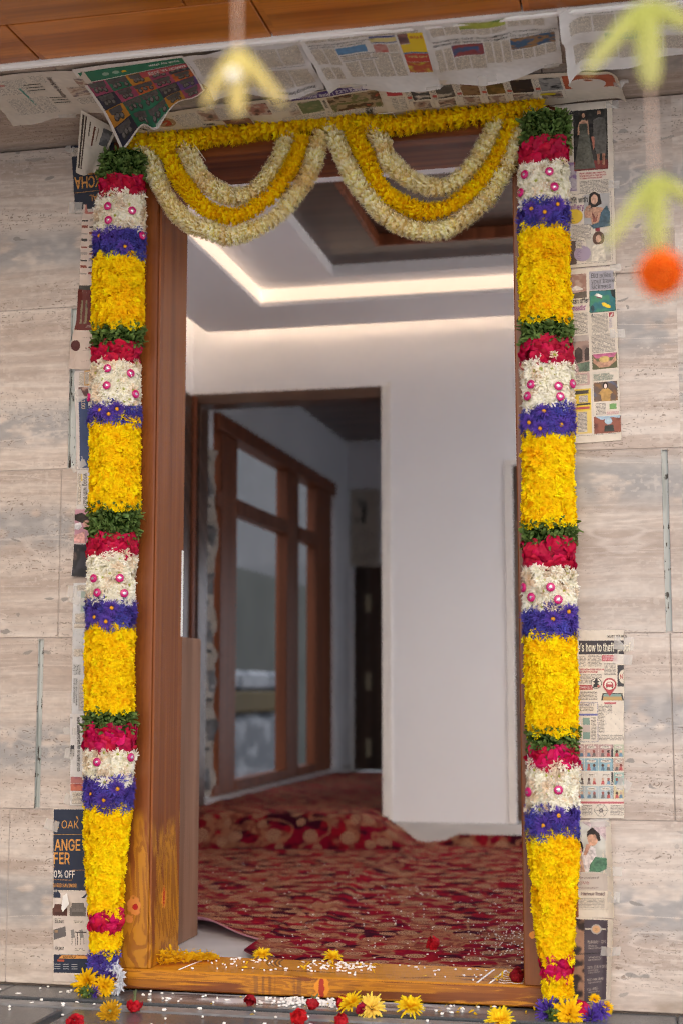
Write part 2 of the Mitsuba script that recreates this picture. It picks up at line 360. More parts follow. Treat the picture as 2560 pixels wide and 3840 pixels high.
# ------------------------------------------------------------------ porch ceiling
so = struct('porch_soffit')
part(so, 'backing', box(-3.1, 1.5, -0.545, 0.245, 2.4605, 2.50), 'mortar_mat')
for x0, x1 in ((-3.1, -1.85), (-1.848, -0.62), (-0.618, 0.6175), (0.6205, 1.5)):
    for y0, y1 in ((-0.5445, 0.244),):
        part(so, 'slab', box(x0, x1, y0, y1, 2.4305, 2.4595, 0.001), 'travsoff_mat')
part(so, 'white_edge_bead', box(-3.1, 1.5, -0.566, -0.546, 2.422, 2.50, 0.004), 'white_mat')
wc = struct('wood_ceiling')
part(wc, 'backing', box(-3.2, 1.7, -0.99, -0.568, 2.452, 2.53), 'groove_mat')
row = 0
y1 = -0.569
for row in range(2):
    y0 = y1 - 0.198
    off = [-0.638, -0.018, 0.6][0] if row % 2 == 0 else -0.66 + 0.0
    xs = np.arange(-3.2, 1.75, 0.62)
    shift = (-0.638 - xs[0]) % 0.62 if row % 2 == 0 else (-0.175 - xs[0]) % 0.62
    xs = np.concatenate([[-3.2], xs + shift]); xs = np.append(xs[xs < 1.68], 1.7)
    for a, b in zip(xs[:-1], xs[1:]):
        if b - a > 0.05:
            part(wc, 'plank', box(a + 0.0022, b - 0.0022, y0, y1, 2.434 + 0.0006 * rng.standard_normal(), 2.451, 0.0015), 'ceil_mat')
    y1 = y0 - 0.005

# ------------------------------------------------------------------ door frame
df = thing('door_frame', 'varnished teak door frame smeared with turmeric at its foot', 'door frame')
part(df, 'jamb', cat([box(-0.659, -0.5135, -0.006, 0.240, 0.0575, 2.3585, 0.003), box(-0.5133, -0.5065, 0.004, 0.239, 0.0575, 2.358, 0.001)]), 'jamb_mat', label='left post with turmeric swirls near the floor')
part(df, 'jamb', box(0.516, 0.659, -0.006, 0.240, 0.0575, 2.3585, 0.003), 'jamb_mat')
part(df, 'lintel', box(-0.659, 0.659, -0.005, 0.241, 2.3600, 2.4280, 0.003), 'lintel_mat')
part(df, 'sill', box(-0.659, 0.659, -0.0075, 0.222, 0.0035, 0.0568, 0.004), 'sill_mat', label='threshold streaked orange with turmeric paste')
# rice-flour lines drawn on the sill
fl = []
for x in (0.392, 0.425, -0.425):
    s = -1 if x < 0 else 1
    fl.append(box(-0.0030, 0.0030, 0.0, 0.19, 0.0572, 0.0577).apply_transform(trimesh.transformations.rotation_matrix(0.10 * s * 0 - 0.12, [0, 0, 1])).apply_translation([x, 0.008, 0]))
for r in range(6):
    y = 0.015 + r * 0.03
    for q in range(4):
        xa, xb = 0.445 + q * 0.016, 0.445 + (q + 1) * 0.016
        ya, yb = (y, y + 0.014) if q % 2 else (y + 0.014, y)
        d = np.array([xb - xa, yb - ya]); L = np.hypot(*d)
        m = box(0, L, -0.0015, 0.0015, 0.0572, 0.0578).apply_transform(trimesh.transformations.rotation_matrix(math.atan2(d[1], d[0]), [0, 0, 1]))
        fl.append(m.apply_translation([xa, ya, 0]))
part(df, 'rice_flour_lines', cat(fl), 'puff_mat', kind='stuff')

# ------------------------------------------------------------------ house behind the doorway
fw = struct('foyer_front_wall')
part(fw, 'wall', box(-3.1, -0.662, 0.2465, 0.262, 0.03, 3.1), 'paint_mat')
part(fw, 'wall', box(0.662, 1.25, 0.2465, 0.262, 0.03, 3.1), 'paint_mat')
part(fw, 'wall', box(1.251, 1.78, 0.2465, 0.262, 2.72, 3.1), 'paint_mat')
fwn = thing('added_front_window', 'unseen full height front window added beside the stone wall to let skylight in', 'window')  # added opening out of view, so skylight reaches the back wall
for x in (1.255, 1.725): part(fwn, 'post', box(x, x + 0.05, 0.06, 0.12, 0.03, 2.70, 0.003), 'winframe_mat')
part(fw, 'wall', box(-0.661, 0.661, 0.2465, 0.262, 2.4285, 3.1), 'paint_mat')
part(fw, 'facade', box(-3.1, 1.25, 0.03, 0.2455, 2.502, 3.1), 'paint_mat')
ff = struct('foyer_floor')
put(ff, box(-1.6, 1.75, 0.223, 3.66, -0.05, 0.03), 'marble_mat')
bw = struct('back_wall')
part(bw, 'wall', box(-0.519, 0.139, 3.58, 3.72, 0.145, 3.1), 'paint_mat')
part(bw, 'wall', box(0.139, 1.1, 3.581, 3.72, 1.975, 3.1), 'paint_mat')
part(bw, 'wall', box(1.1, 3.0, 3.58, 3.72, 0.145, 2.9), 'paint_mat')
part(bw, 'wall', box(-1.7, -0.519, 3.58, 3.72, 2.425, 3.1), 'paint_mat')
part(bw, 'skirting', box(-0.517, 1.7, 3.568, 3.6, 0.03, 0.143, 0.003), 'skirting_mat')
part(bw, 'casing', cat([box(0.10, 0.138, 3.568, 3.5795, 0.146, 1.972), box(0.1, 1.12, 3.567, 3.5805, 1.9725, 2.0)]), 'white_mat')
part(bw, 'casing', cat([box(-0.548, -0.5195, 3.570, 3.74, 0.17, 2.424), box(-0.519, -0.500, 3.5715, 3.5795, 0.15, 2.446)]), 'white_mat')
lw = struct('left_wall')
part(lw, 'wall', box(-1.75, -1.6, 0.26, 3.58, 0.0, 3.1), 'paint_mat')
rw = struct('right_wall')
part(rw, 'wall', cat([box(1.70, 1.78, 0.263, 0.40, 0.031, 3.1), box(1.70, 1.78, 0.401, 3.40, 0.031, 0.10), box(1.70, 1.78, 0.401, 3.40, 2.70, 3.1), box(1.70, 1.78, 3.401, 3.579, 0.031, 3.1), box(3.0, 3.15, 3.721, 9.0, 0.0, 2.9)]), 'paint_mat')
part(rw, 'added_window_frame', cat([box(1.71, 1.76, 0.405, 0.46, 0.105, 2.69), box(1.71, 1.76, 3.34, 3.395, 0.105, 2.69), box(1.71, 1.76, 1.88, 1.93, 0.105, 2.69)]), 'winframe_mat')  # unseen window added in this wall to bring daylight into the foyer
dp = thing('wall_panel', 'dark brown wood panel on the side wall just inside', 'panel')
part(dp, 'panel', box(-1.598, -1.575, 2.4, 3.577, 0.19, 2.405, 0.004), 'darkwood_mat')
part(dp, 'edge_strip', box(-1.575, -1.560, 3.50, 3.545, 0.19, 2.405, 0.003), 'winframe_mat')
d2 = thing('inner_door', 'dark wooden door leaf in the back wall at the right edge of the doorway', 'door')
part(d2, 'frame', cat([box(0.1405, 0.19, 3.60, 3.70, 0.16, 1.97), box(0.1402, 1.1, 3.601, 3.701, 1.92, 1.9745)]), 'darkwood_mat')
part(d2, 'leaf', box(0.192, 1.09, 3.64, 3.68, 0.16, 1.915), 'darkdoor_mat')
for z0, z1 in ((0.30, 0.95), (1.08, 1.80)): part(d2, 'panel', box(0.30, 0.98, 3.632, 3.639, z0, z1, 0.006), 'darkdoor_mat')
part(d2, 'handle', tube([(0.225, 3.62, 1.0), (0.225, 3.60, 1.02), (0.225, 3.60, 1.12), (0.225, 3.62, 1.14)], 0.007, 8), 'steel_mat')
d3 = thing('inner_door_frame', 'dark wood frame lining the opening to the corridor', 'door frame')
part(d3, 'header', box(-1.598, -0.5485, 3.575, 3.73, 2.365, 2.4245, 0.002), 'darkwood_mat')
part(d3, 'post', box(-1.599, -1.553, 3.5785, 3.73, 0.18, 2.3645, 0.002), 'darkwood_mat')
# foyer ceiling: dropped border with a lit gap, a tray with lit sides, a wooden well
fc = struct('foyer_ceiling')
part(fc, 'slab', box(-1.75, 1.78, 0.262, 3.72, 3.1005, 3.2), 'ceilpaint_mat')
XL, XT, YT0, YT1, YG = -1.46, -1.036, 1.05, 2.945, 3.39
Z1, Z2, Z3 = 2.72, 2.81, 2.868
part(fc, 'border', cat([box(XL, 1.60, YT1, YG, Z1, Z1 + 0.02), box(XL, 1.60, 0.264, YT0, Z1, Z1 + 0.02), box(XL, XT, YT0 + 0.0005, YT1 - 0.0005, Z1, Z1 + 0.02), box(1.30, 1.60, YT0 + 0.0005, YT1 - 0.0005, Z1, Z1 + 0.02)]), 'ceilpaint_mat')
part(fc, 'tray_side', cat([box(XT - 0.012, 1.30, YT1 + 0.001, YT1 + 0.012, Z1 + 0.021, Z2 + 0.02), box(XT - 0.012, XT - 0.001, YT0, YT1, Z1 + 0.021, Z2 + 0.02)]), 'ceilpaint_mat')
WX, WY0, WY1 = -0.634, 1.50, 2.80
part(fc, 'tray_top', cat([box(XT, 1.30, WY1, YT1, Z2, Z2 + 0.02), box(XT, 1.30, YT0, WY0, Z2, Z2 + 0.02), box(XT, WX, WY0 + 0.0005, WY1 - 0.0005, Z2, Z2 + 0.02), box(1.10, 1.30, WY0 + 0.0005, WY1 - 0.0005, Z2, Z2 + 0.02)]), 'ceilpaint_mat')
part(fc, 'well_side', cat([box(WX - 0.03, 1.12, WY1 + 0.001, WY1 + 0.02, Z2 + 0.021, Z3), box(WX - 0.03, 1.12, WY0 - 0.02, WY0 - 0.001, Z2 + 0.021, Z3), box(WX - 0.02, WX - 0.001, WY0, WY1, Z2 + 0.021, Z3)]), 'ceilpaint_mat')
part(fc, 'wood_well', cat([box(WX - 0.03, 1.12, WY1 - 0.26, WY1 + 0.03, Z3 + 0.001, Z3 + 0.02), box(WX - 0.03, WX + 0.28, WY0, WY1 - 0.2605, Z3 + 0.001, Z3 + 0.02), box(WX - 0.03, 1.12, WY0 - 0.03, WY0 + 0.12, Z3 + 0.0015, Z3 + 0.02)]), 'darkwood_mat')
part(fc, 'wood_bead', cat([box(WX + 0.262, 1.12, WY1 - 0.282, WY1 - 0.262, Z3 - 0.006, Z3 + 0.05, 0.003), box(WX + 0.262, WX + 0.282, WY0, WY1 - 0.2825, Z3 - 0.006, Z3 + 0.05, 0.003)]), 'winframe_mat')
for q in range(3):
    part(fc, 'wood_plank', box(WX - 0.02 + q * 0.58, WX - 0.023 + (q + 1) * 0.58, WY0 - 0.02, WY1 + 0.02, Z3 + 0.05, Z3 + 0.07), 'darkwood_mat')
WARM = (1.0, 0.70, 0.46)
def led(name, mesh, power):
    k = thing(name[0], name[1], 'led strip')
    scene[k] = {**mikit.ply(mesh, 'led_mat'), 'emitter': {'type': 'area', 'radiance': {'type': 'rgb', 'value': [power * c for c in WARM]}}}
led(('led_strip', 'warm glowing strip hidden above the border along the back wall'), box(XL, 1.60, YG - 0.055, YG - 0.035, Z1 + 0.024, Z1 + 0.032), 2.0)
led(('led_strip', 'warm glowing strip hidden above the border along the left wall'), box(XL + 0.035, XL + 0.055, 0.3, YG - 0.06, Z1 + 0.024, Z1 + 0.032), 2.0)
led(('led_strip', 'glowing warm white line along the far side of the ceiling tray'), box(XT - 0.0005, 1.30, YT1 - 0.004, YT1 - 0.0005, Z1 + 0.024, Z2 - 0.004), 0.105)
led(('led_strip', 'glowing warm white line along the left side of the ceiling tray'), box(XT + 0.0005, XT + 0.004, YT0, YT1 - 0.0045, Z1 + 0.024, Z2 - 0.004), 0.105)

# ------------------------------------------------------------------ corridor with the window wall
cf = struct('corridor_floor')
put(cf, box(-1.75, 3.0, 3.662, 8.2, -0.05, 0.175), 'marble_mat')
part(cf, 'plinth', box(-1.64, -1.55, 3.732, 7.45, 0.176, 0.225, 0.006), 'marble_mat')
cw = struct('corridor_ceiling')
put(cw, box(-1.75, 3.0, 3.721, 8.2, 2.82, 2.9), 'darkwood_mat')
ww = struct('corridor_wall')
part(ww, 'wall', box(-1.75, -1.601, 3.721, 7.5, 2.40, 2.82), 'paint_mat')
part(ww, 'pier', box(-1.75, -1.6, 3.721, 3.955, 0.176, 2.399), 'paint_mat')
part(ww, 'pier', box(-1.75, -1.57, 6.98, 7.5, 0.226, 2.399), 'paint_mat')
part(ww, 'end_wall', box(-1.75, -1.54, 7.5, 7.65, 0.176, 2.82), 'paint_mat')
part(ww, 'end_wall', box(-1.54, 3.0, 7.5, 7.65, 1.82, 2.82), 'paint_mat')
ed = thing('corridor_door', 'very dark wooden double door at the end of the corridor', 'door')
part(ed, 'leaf', box(-1.538, -1.43, 7.52, 7.58, 0.18, 1.815), 'darkdoor_mat')
part(ed, 'leaf', box(-1.426, -0.6, 7.515, 7.58, 0.18, 1.815), 'darkdoor_mat')
for z in (1.5, 0.88, 0.36):
    part(ed, 'hinge', box(-1.445, -1.405, 7.500, 7.514, z - 0.07, z + 0.07, 0.004), 'steel_mat')
wn = thing('window', 'tall brown framed window wall along the left side of the corridor', 'window')
def bar(name, y0, y1, z0, z1, d0=-1.66, d1=-1.58):
    part(wn, name, box(d0, d1, y0, y1, z0, z1, 0.004), 'winframe_mat')
bar('post', 4.06, 4.38, 0.226, 2.30); bar('post', 5.56, 5.88, 0.226, 2.30); bar('post', 6.42, 6.90, 0.226, 2.30)
bar('top_rail', 3.956, 6.978, 2.302, 2.398, -1.665, -1.56)
for a, b in ((3.957, 4.058), (4.382, 5.558), (5.882, 6.418)):
    bar('transom', a, b, 1.86, 1.95, -1.655, -1.575)
    bar('bottom_rail', a, b, 0.227, 0.29, -1.655, -1.575)
    part(wn, 'pane', trimesh.Trimesh([[-1.62, a, 1.951], [-1.62, b, 1.951], [-1.62, b, 2.3], [-1.62, a, 2.3]], [[0, 1, 2], [0, 2, 3]]), 'glass_mat')
    part(wn, 'pane', trimesh.Trimesh([[-1.62, a, 0.29], [-1.62, b, 0.29], [-1.62, b, 1.859], [-1.62, a, 1.859]], [[0, 1, 2], [0, 2, 3]]), 'glass_mat')
# what the windows look out on
yw = thing('boundary_wall', 'grey green boundary wall seen through the corridor windows', 'wall')
scene['yard_mat'] = diffuse_like(mikit.proc(lambda p, n, uv: mix((0.045, 0.054, 0.05), (0.075, 0.083, 0.075), fbm(p.y * 2, p.z * 2))), 0.8)
nb = thing('neighbour_house', 'pale grey neighbouring house wall seen through the upper window panes', 'house')
scene['neighbour_mat'] = diffuse_like(mikit.proc(lambda p, n, uv: mix((0.10, 0.11, 0.12), (0.12, 0.13, 0.14), fbm(p.y, p.z))), 0.8)
part(nb, 'wall', box(-9.2, -8.5, 0.5, 40.0, -0.29, 9.0), 'neighbour_mat')
part(nb, 'parapet', box(-8.49, -8.3, 0.5, 40.0, 8.2, 8.5), 'neighbour_mat')
scene['teal_mat'] = diffuse_like(rgb(0.06, 0.2, 0.25), 0.5)
scene['ochre_mat'] = diffuse_like(rgb(0.09, 0.062, 0.012), 0.7)
scene['sheet_mat'] = diffuse_like(mikit.proc(lambda p, n, uv: mix((0.07, 0.088, 0.11), (0.26, 0.285, 0.31), smoothstep(0.35, 0.65, fbm(p.y * 5, p.z * 7, octaves=4)))), 0.5)
part(yw, 'wall', box(-3.9, -3.7, 2.5, 18.0, -0.29, 2.16), 'yard_mat')
part(yw, 'gate_post', box(-3.68, -3.5, 8.6, 9.0, -0.29, 2.6), 'teal_mat')
ys = thing('covered_stack', 'grey plastic covered stack with a yellow band seen outside the window', 'stack')
part(ys, 'plastic_cover', box(-3.2, -2.6, 6.5, 9.6, -0.29, 0.62, 0.08), 'sheet_mat')
part(ys, 'yellow_band', box(-3.1, -2.59, 6.6, 9.5, 0.622, 0.80, 0.02), 'ochre_mat')
part(ys, 'top_layer', box(-3.15, -2.62, 6.5, 9.4, 0.802, 0.98, 0.04), 'sheet_mat')
bd = thing('wooden_board', 'short brown plywood board standing against the inside of the door frame', 'board')
put(bd, box(-0.622, -0.600, 0.27, 0.705, 0.0315, 0.985, 0.002), 'board_mat')
ws = thing('tape_strip', 'long white paper strip stuck on the inner edge of the left post', 'tape')
put(ws, box(-0.5062, -0.5055, 0.222, 0.2385, 0.975, 1.232), 'white_mat')

# ------------------------------------------------------------------ carpets
def sheet(fn, nu, nv, th=0.006):
    u, v = np.meshgrid(np.linspace(0, 1, nu), np.linspace(0, 1, nv), indexing='ij')
    P = fn(u, v)
    V = P.reshape(-1, 3)
    return trimesh.Trimesh(V, grid_faces(nu, nv), process=False), u, v
def carpet(name, label, fn, nu, nv, uvfn, back='edge_mat'):
    k = thing(name, label, 'carpet')
    m, u, v = sheet(fn, nu, nv)
    V = m.vertices
    uv = uvfn(u.ravel(), v.ravel(), V)
    part(k, 'pile', m, 'carpet_mat', smooth=True, uv=uv)
    if back:
        m2 = m.copy(); m2.vertices[:, 2] -= 0.005
        # edge band joining pile and backing
        idx = np.arange(nu * nv).reshape(nu, nv)
        loop = np.concatenate([idx[:, 0], idx[-1, 1:], idx[::-1, -1][1:], idx[0, ::-1][1:]])
        n = nu * nv
        F = []
        for a, b in zip(loop[:-1], loop[1:]):
            F += [[a, b, b + n], [a, b + n, a + n]]
        mm = trimesh.Trimesh(np.vstack([m.vertices, m2.vertices]), np.vstack([m2.faces + n, np.array(F)]), process=False)
        part(k, 'backing', mm, back)
    return k
def n2(x, y, s=0):
    return meshkit.noise(np.stack([x, y, np.full_like(x, s)], -1)) - 0.5
def rug_left(u, v):
    x = -1.55 + u * 1.19
    fr = 0.83 + 0.0 * u - 0.25 * np.clip((u - 0.72) / 0.28, 0, 1)      # its front edge runs slantwise
    y = fr + v * (3.05 + 0.20 * (u * 1.19 + 0.045) / 1.235 + 0.03 - fr)
    z = 0.038 + 0.004 * n2(x * 4, y * 4) + 0.030 * np.exp(-((u - 0.80) / 0.10) ** 2) * np.exp(-(v / 0.05)) + 0.012 * np.exp(-v / 0.04)
    return np.stack([x, y, z], -1)
carpet('carpet', 'patterned maroon carpet on the left with a lifted front corner', rug_left, 60, 100, lambda u, v, V: V[:, :2], 'underlay_mat')
def rug_right(u, v):
    x = -0.345 - 0.03 * np.sin(v * 2.6) + u * (2.2)
    y = 0.236 + 0.13 * np.clip(1 - u * 9, 0, 1) ** 1.3 + v * 3.32
    z = 0.040 + 0.004 * n2(x * 4, y * 4, 3) + 0.014 * np.exp(-(u / 0.02) ** 1.0) + 0.012 * np.exp(-((u - 0.03 - 0.02 * np.sin(v * 9)) / 0.012) ** 2) * np.clip(v * 3, 0, 1)
    # turned up a little against the skirting
    z = z + 0.05 * np.clip((v - 0.985) / 0.015, 0, 1) * (u > 0.0)
    return np.stack([x, y, z], -1)
carpet('carpet', 'patterned maroon carpet on the right strewn with white puffed rice', rug_right, 120, 120, lambda u, v, V: V[:, :2] * [1, 1] + [0.03, 0.02])
def rug_step(u, v):
    # up the step, along the corridor, and down off the right end of the step as a slanting fold
    x = -1.595 + u * 1.235
    y0 = 3.05 + 0.20 * u
    k = np.clip((x + 0.60) / 0.24, 0, 1)
    zt = 0.203 * (1 - k) + 0.046 * k
    ym = np.where(x < -0.535, 6.9, 3.566)
    t1 = np.clip(v / 0.28, 0, 1); t2 = np.clip((v - 0.28) / 0.72, 0, 1) ** 1.6
    ya = y0 + 0.10 * t1 ** 2
    y = ya + t2 * (ym - y0 - 0.10)
    z = 0.043 + (zt - 0.043) * t1 + 0.014 * n2(x * 7, y * 7 + v * 5, 5) * (1 - t2) + 0.012 * np.sin(k * 3.14) * t1
    return np.stack([x, y, z], -1)
def uv_step(u, v, V):
    return np.stack([V[:, 0] + 0.03, np.where(v < 0.28, v / 0.28 * 0.19, 0.19 + V[:, 1] - 3.3)], -1)
carpet('carpet', 'darker patterned carpet falling over the step into the corridor', rug_step, 90, 120, uv_step)
st = struct('step')
put(st, box(-1.599, -0.63, 3.32, 3.66, 0.0305, 0.174), 'marble_mat')

# ------------------------------------------------------------------ petals and flowers
def petals(c, d, n, L, W, lift, cb, ct):
    """Tongue petals: 5 vertices, 3 triangles each."""
    N = len(c)
    L = np.broadcast_to(L, N)[:, None]; W = np.broadcast_to(W, N)[:, None]; lift = np.broadcast_to(lift, N)[:, None]
    d = unit(d); s = unit(np.cross(d, n)); up = np.cross(s, d)
    tip = c + L * d + 0.4 * lift * L * up
    V = np.stack([c - 0.22 * W * s, c + 0.22 * W * s, c + 0.6 * L * d - 0.5 * W * s + lift * L * up, c + 0.6 * L * d + 0.5 * W * s + lift * L * up, tip - 0.24 * W * s, tip + 0.24 * W * s], 1)
    cb = np.broadcast_to(cb, (N, 3)); ct = np.broadcast_to(ct, (N, 3))
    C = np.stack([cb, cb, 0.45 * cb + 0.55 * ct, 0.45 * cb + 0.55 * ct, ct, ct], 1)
    f = np.array([[0, 1, 3], [0, 3, 2], [2, 3, 5], [2, 5, 4]])
    F = (np.arange(N)[:, None, None] * 6 + f[None]).reshape(-1, 3)
    return V.reshape(-1, 3), F, C.reshape(-1, 3)

def merge(parts):
    V, F, C, o = [], [], [], 0
    for v, f, c in parts:
        V.append(v); F.append(f + o); C.append(np.broadcast_to(c, (len(v), 3))); o += len(v)
    return np.vstack(V), np.vstack(F), np.clip(np.vstack(C), 0.001, 0.97)

def frame(a):
    r = np.where(np.abs(a[:, 2:3]) < 0.9, np.array([[0, 0, 1.0]]), np.array([[1.0, 0, 0]]))
    x = unit(np.cross(r, a)); y = np.cross(a, x)
    return x, y

def heads(C0, A, R, whorls, cb, ct, g, jit=0.07, lift=0.22):
    """Flower heads at C0 facing A; whorls: (angle from the axis, petals, length, width) in radii."""
    H = len(C0); A = unit(A); X, Y = frame(A)
    tone = 1 + jit * g.standard_normal((H, 1, 1))
    out = []
    for inc, k, ln, wd in whorls:
        ph = (np.arange(k)[None] + g.random((H, 1)) + 0.25 * g.standard_normal((H, k))) / k * 2 * np.pi
        th = np.radians(inc + 9 * g.standard_normal((H, k)))
        rad = np.cos(ph)[..., None] * X[:, None] + np.sin(ph)[..., None] * Y[:, None]
        d = np.cos(th)[..., None] * A[:, None] + np.sin(th)[..., None] * rad
        base = C0[:, None] + 0.12 * R[:, None, None] * rad
        n = A[:, None] - 0.2 * rad + 0.0 * d
        L = R[:, None] * ln * (1 + 0.12 * g.standard_normal((H, k)))
        W = R[:, None] * wd * (1 + 0.15 * g.standard_normal((H, k)))
        pt = tone * (1 + 0.06 * g.standard_normal((H, k, 1)))
        B = np.broadcast_to(cb, (H, 3))[:, None] * pt; Tt = np.broadcast_to(ct, (H, 3))[:, None] * pt
        out.append(petals(base.reshape(-1, 3), d.reshape(-1, 3), n.reshape(-1, 3), L.ravel(), W.ravel(), lift, np.broadcast_to(B, (H, k, 3)).reshape(-1, 3), np.broadcast_to(Tt, (H, k, 3)).reshape(-1, 3)))
    return merge(out)

def dome(c, a, r, col, n=8, flat=0.5):
    a = unit(np.asarray(a, float)[None]); X, Y = frame(a)
    ph = np.arange(n) / n * 2 * np.pi
    V = [c + a[0] * r * flat]
    for q, h in ((0.6, 0.8 * flat), (1.0, 0.1 * flat)):
        V += [c + r * q * (np.cos(p) * X[0] + np.sin(p) * Y[0]) + a[0] * r * h for p in ph]
    F = []
    for j in range(n):
        k = (j + 1) % n
        F += [[0, 1 + j, 1 + k], [1 + j, 1 + n + j, 1 + n + k], [1 + j, 1 + n + k, 1 + k]]
    return np.array(V), np.array(F), np.array(col, float)

def leafy(C0, N_, L, W, g, spread=0.9, cb=(0.045, 0.11, 0.02), ct=(0.135, 0.215, 0.075)):
    d = unit(N_ * 0.7 + spread * g.standard_normal(N_.shape))
    n = unit(N_ + 0.6 * g.standard_normal(N_.shape))
    t = (1 + 0.35 * g.standard_normal((len(C0), 1))).clip(0.35, 2.0)
    hue = g.random((len(C0), 1)) * np.array([[0.05, 0.05, 0.0]])
    return petals(C0, d, n, L * (1 + 0.3 * g.standard_normal(len(C0))).clip(0.4, 1.8), W * (1 + 0.25 * g.standard_normal(len(C0))).clip(0.4, 1.8), 0.15, np.array(cb) * t + hue * 0.4, np.array(ct) * t + hue)

def rose_petals(C0, N_, Up, w, h, g, cols):
    """Large cupped petals, a 6 x 6 patch each."""
    n = 6
    u, v = np.meshgrid(np.linspace(-1, 1, n), np.linspace(-1, 1, n), indexing='ij')
    u = u.ravel(); v = v.ravel()
    V, F, C = [], [], []
    f = grid_faces(n, n)
    for i in range(len(C0)):
        a = N_[i]; s = unit(np.cross(Up[i], a)[None])[0]; up = np.cross(a, s)
        ang = g.normal(0, 0.7); s, up = s * math.cos(ang) + up * math.sin(ang), up * math.cos(ang) - s * math.sin(ang)
        tilt = g.uniform(-0.05, 0.55)
        wid = np.sqrt(np.clip(1 - 0.72 * v ** 2, 0.05, 1))
        ph = g.random(3) * 6
        cup = g.uniform(0.15, 0.5)
        off = h[i] * (cup * (0.6 - u ** 2 * 0.7 - v ** 2 * 0.5) + tilt * (v + 0.4) + 0.16 * np.sin(3.1 * u + 2.0 * v + ph[0]) + 0.10 * np.sin(5 * v - 3 * u + ph[1]) + 0.22 * np.clip(v - 0.6, 0, 1) * np.sin(4 * u + ph[2]))
        P = C0[i] + (u * wid * w[i])[:, None] * s + (v * h[i])[:, None] * up + off[:, None] * a
        V.append(P); F.append(f + i * n * n)
        col = cols[i] * (0.78 + 0.22 * (v[:, None] * 0.5 + 0.5)) * (1 + 0.06 * g.standard_normal((n * n, 1)))
        C.append(col)
    return np.vstack(V), np.vstack(F), np.clip(np.vstack(C), 0.001, 0.97)

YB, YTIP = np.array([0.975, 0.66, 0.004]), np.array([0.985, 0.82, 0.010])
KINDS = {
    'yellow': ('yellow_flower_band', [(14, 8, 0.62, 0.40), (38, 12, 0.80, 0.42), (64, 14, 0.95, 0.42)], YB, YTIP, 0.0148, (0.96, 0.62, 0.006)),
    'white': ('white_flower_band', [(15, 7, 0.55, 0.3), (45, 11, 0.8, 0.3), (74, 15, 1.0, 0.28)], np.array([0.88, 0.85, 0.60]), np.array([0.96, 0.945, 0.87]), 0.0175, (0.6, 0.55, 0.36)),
    'purple': ('purple_flower_band', [(30, 10, 0.7, 0.17), (58, 16, 0.95, 0.17), (82, 18, 1.05, 0.17)], np.array([0.055, 0.018, 0.21]), np.array([0.135, 0.085, 0.44]), 0.019, (0.03, 0.02, 0.08)),
}

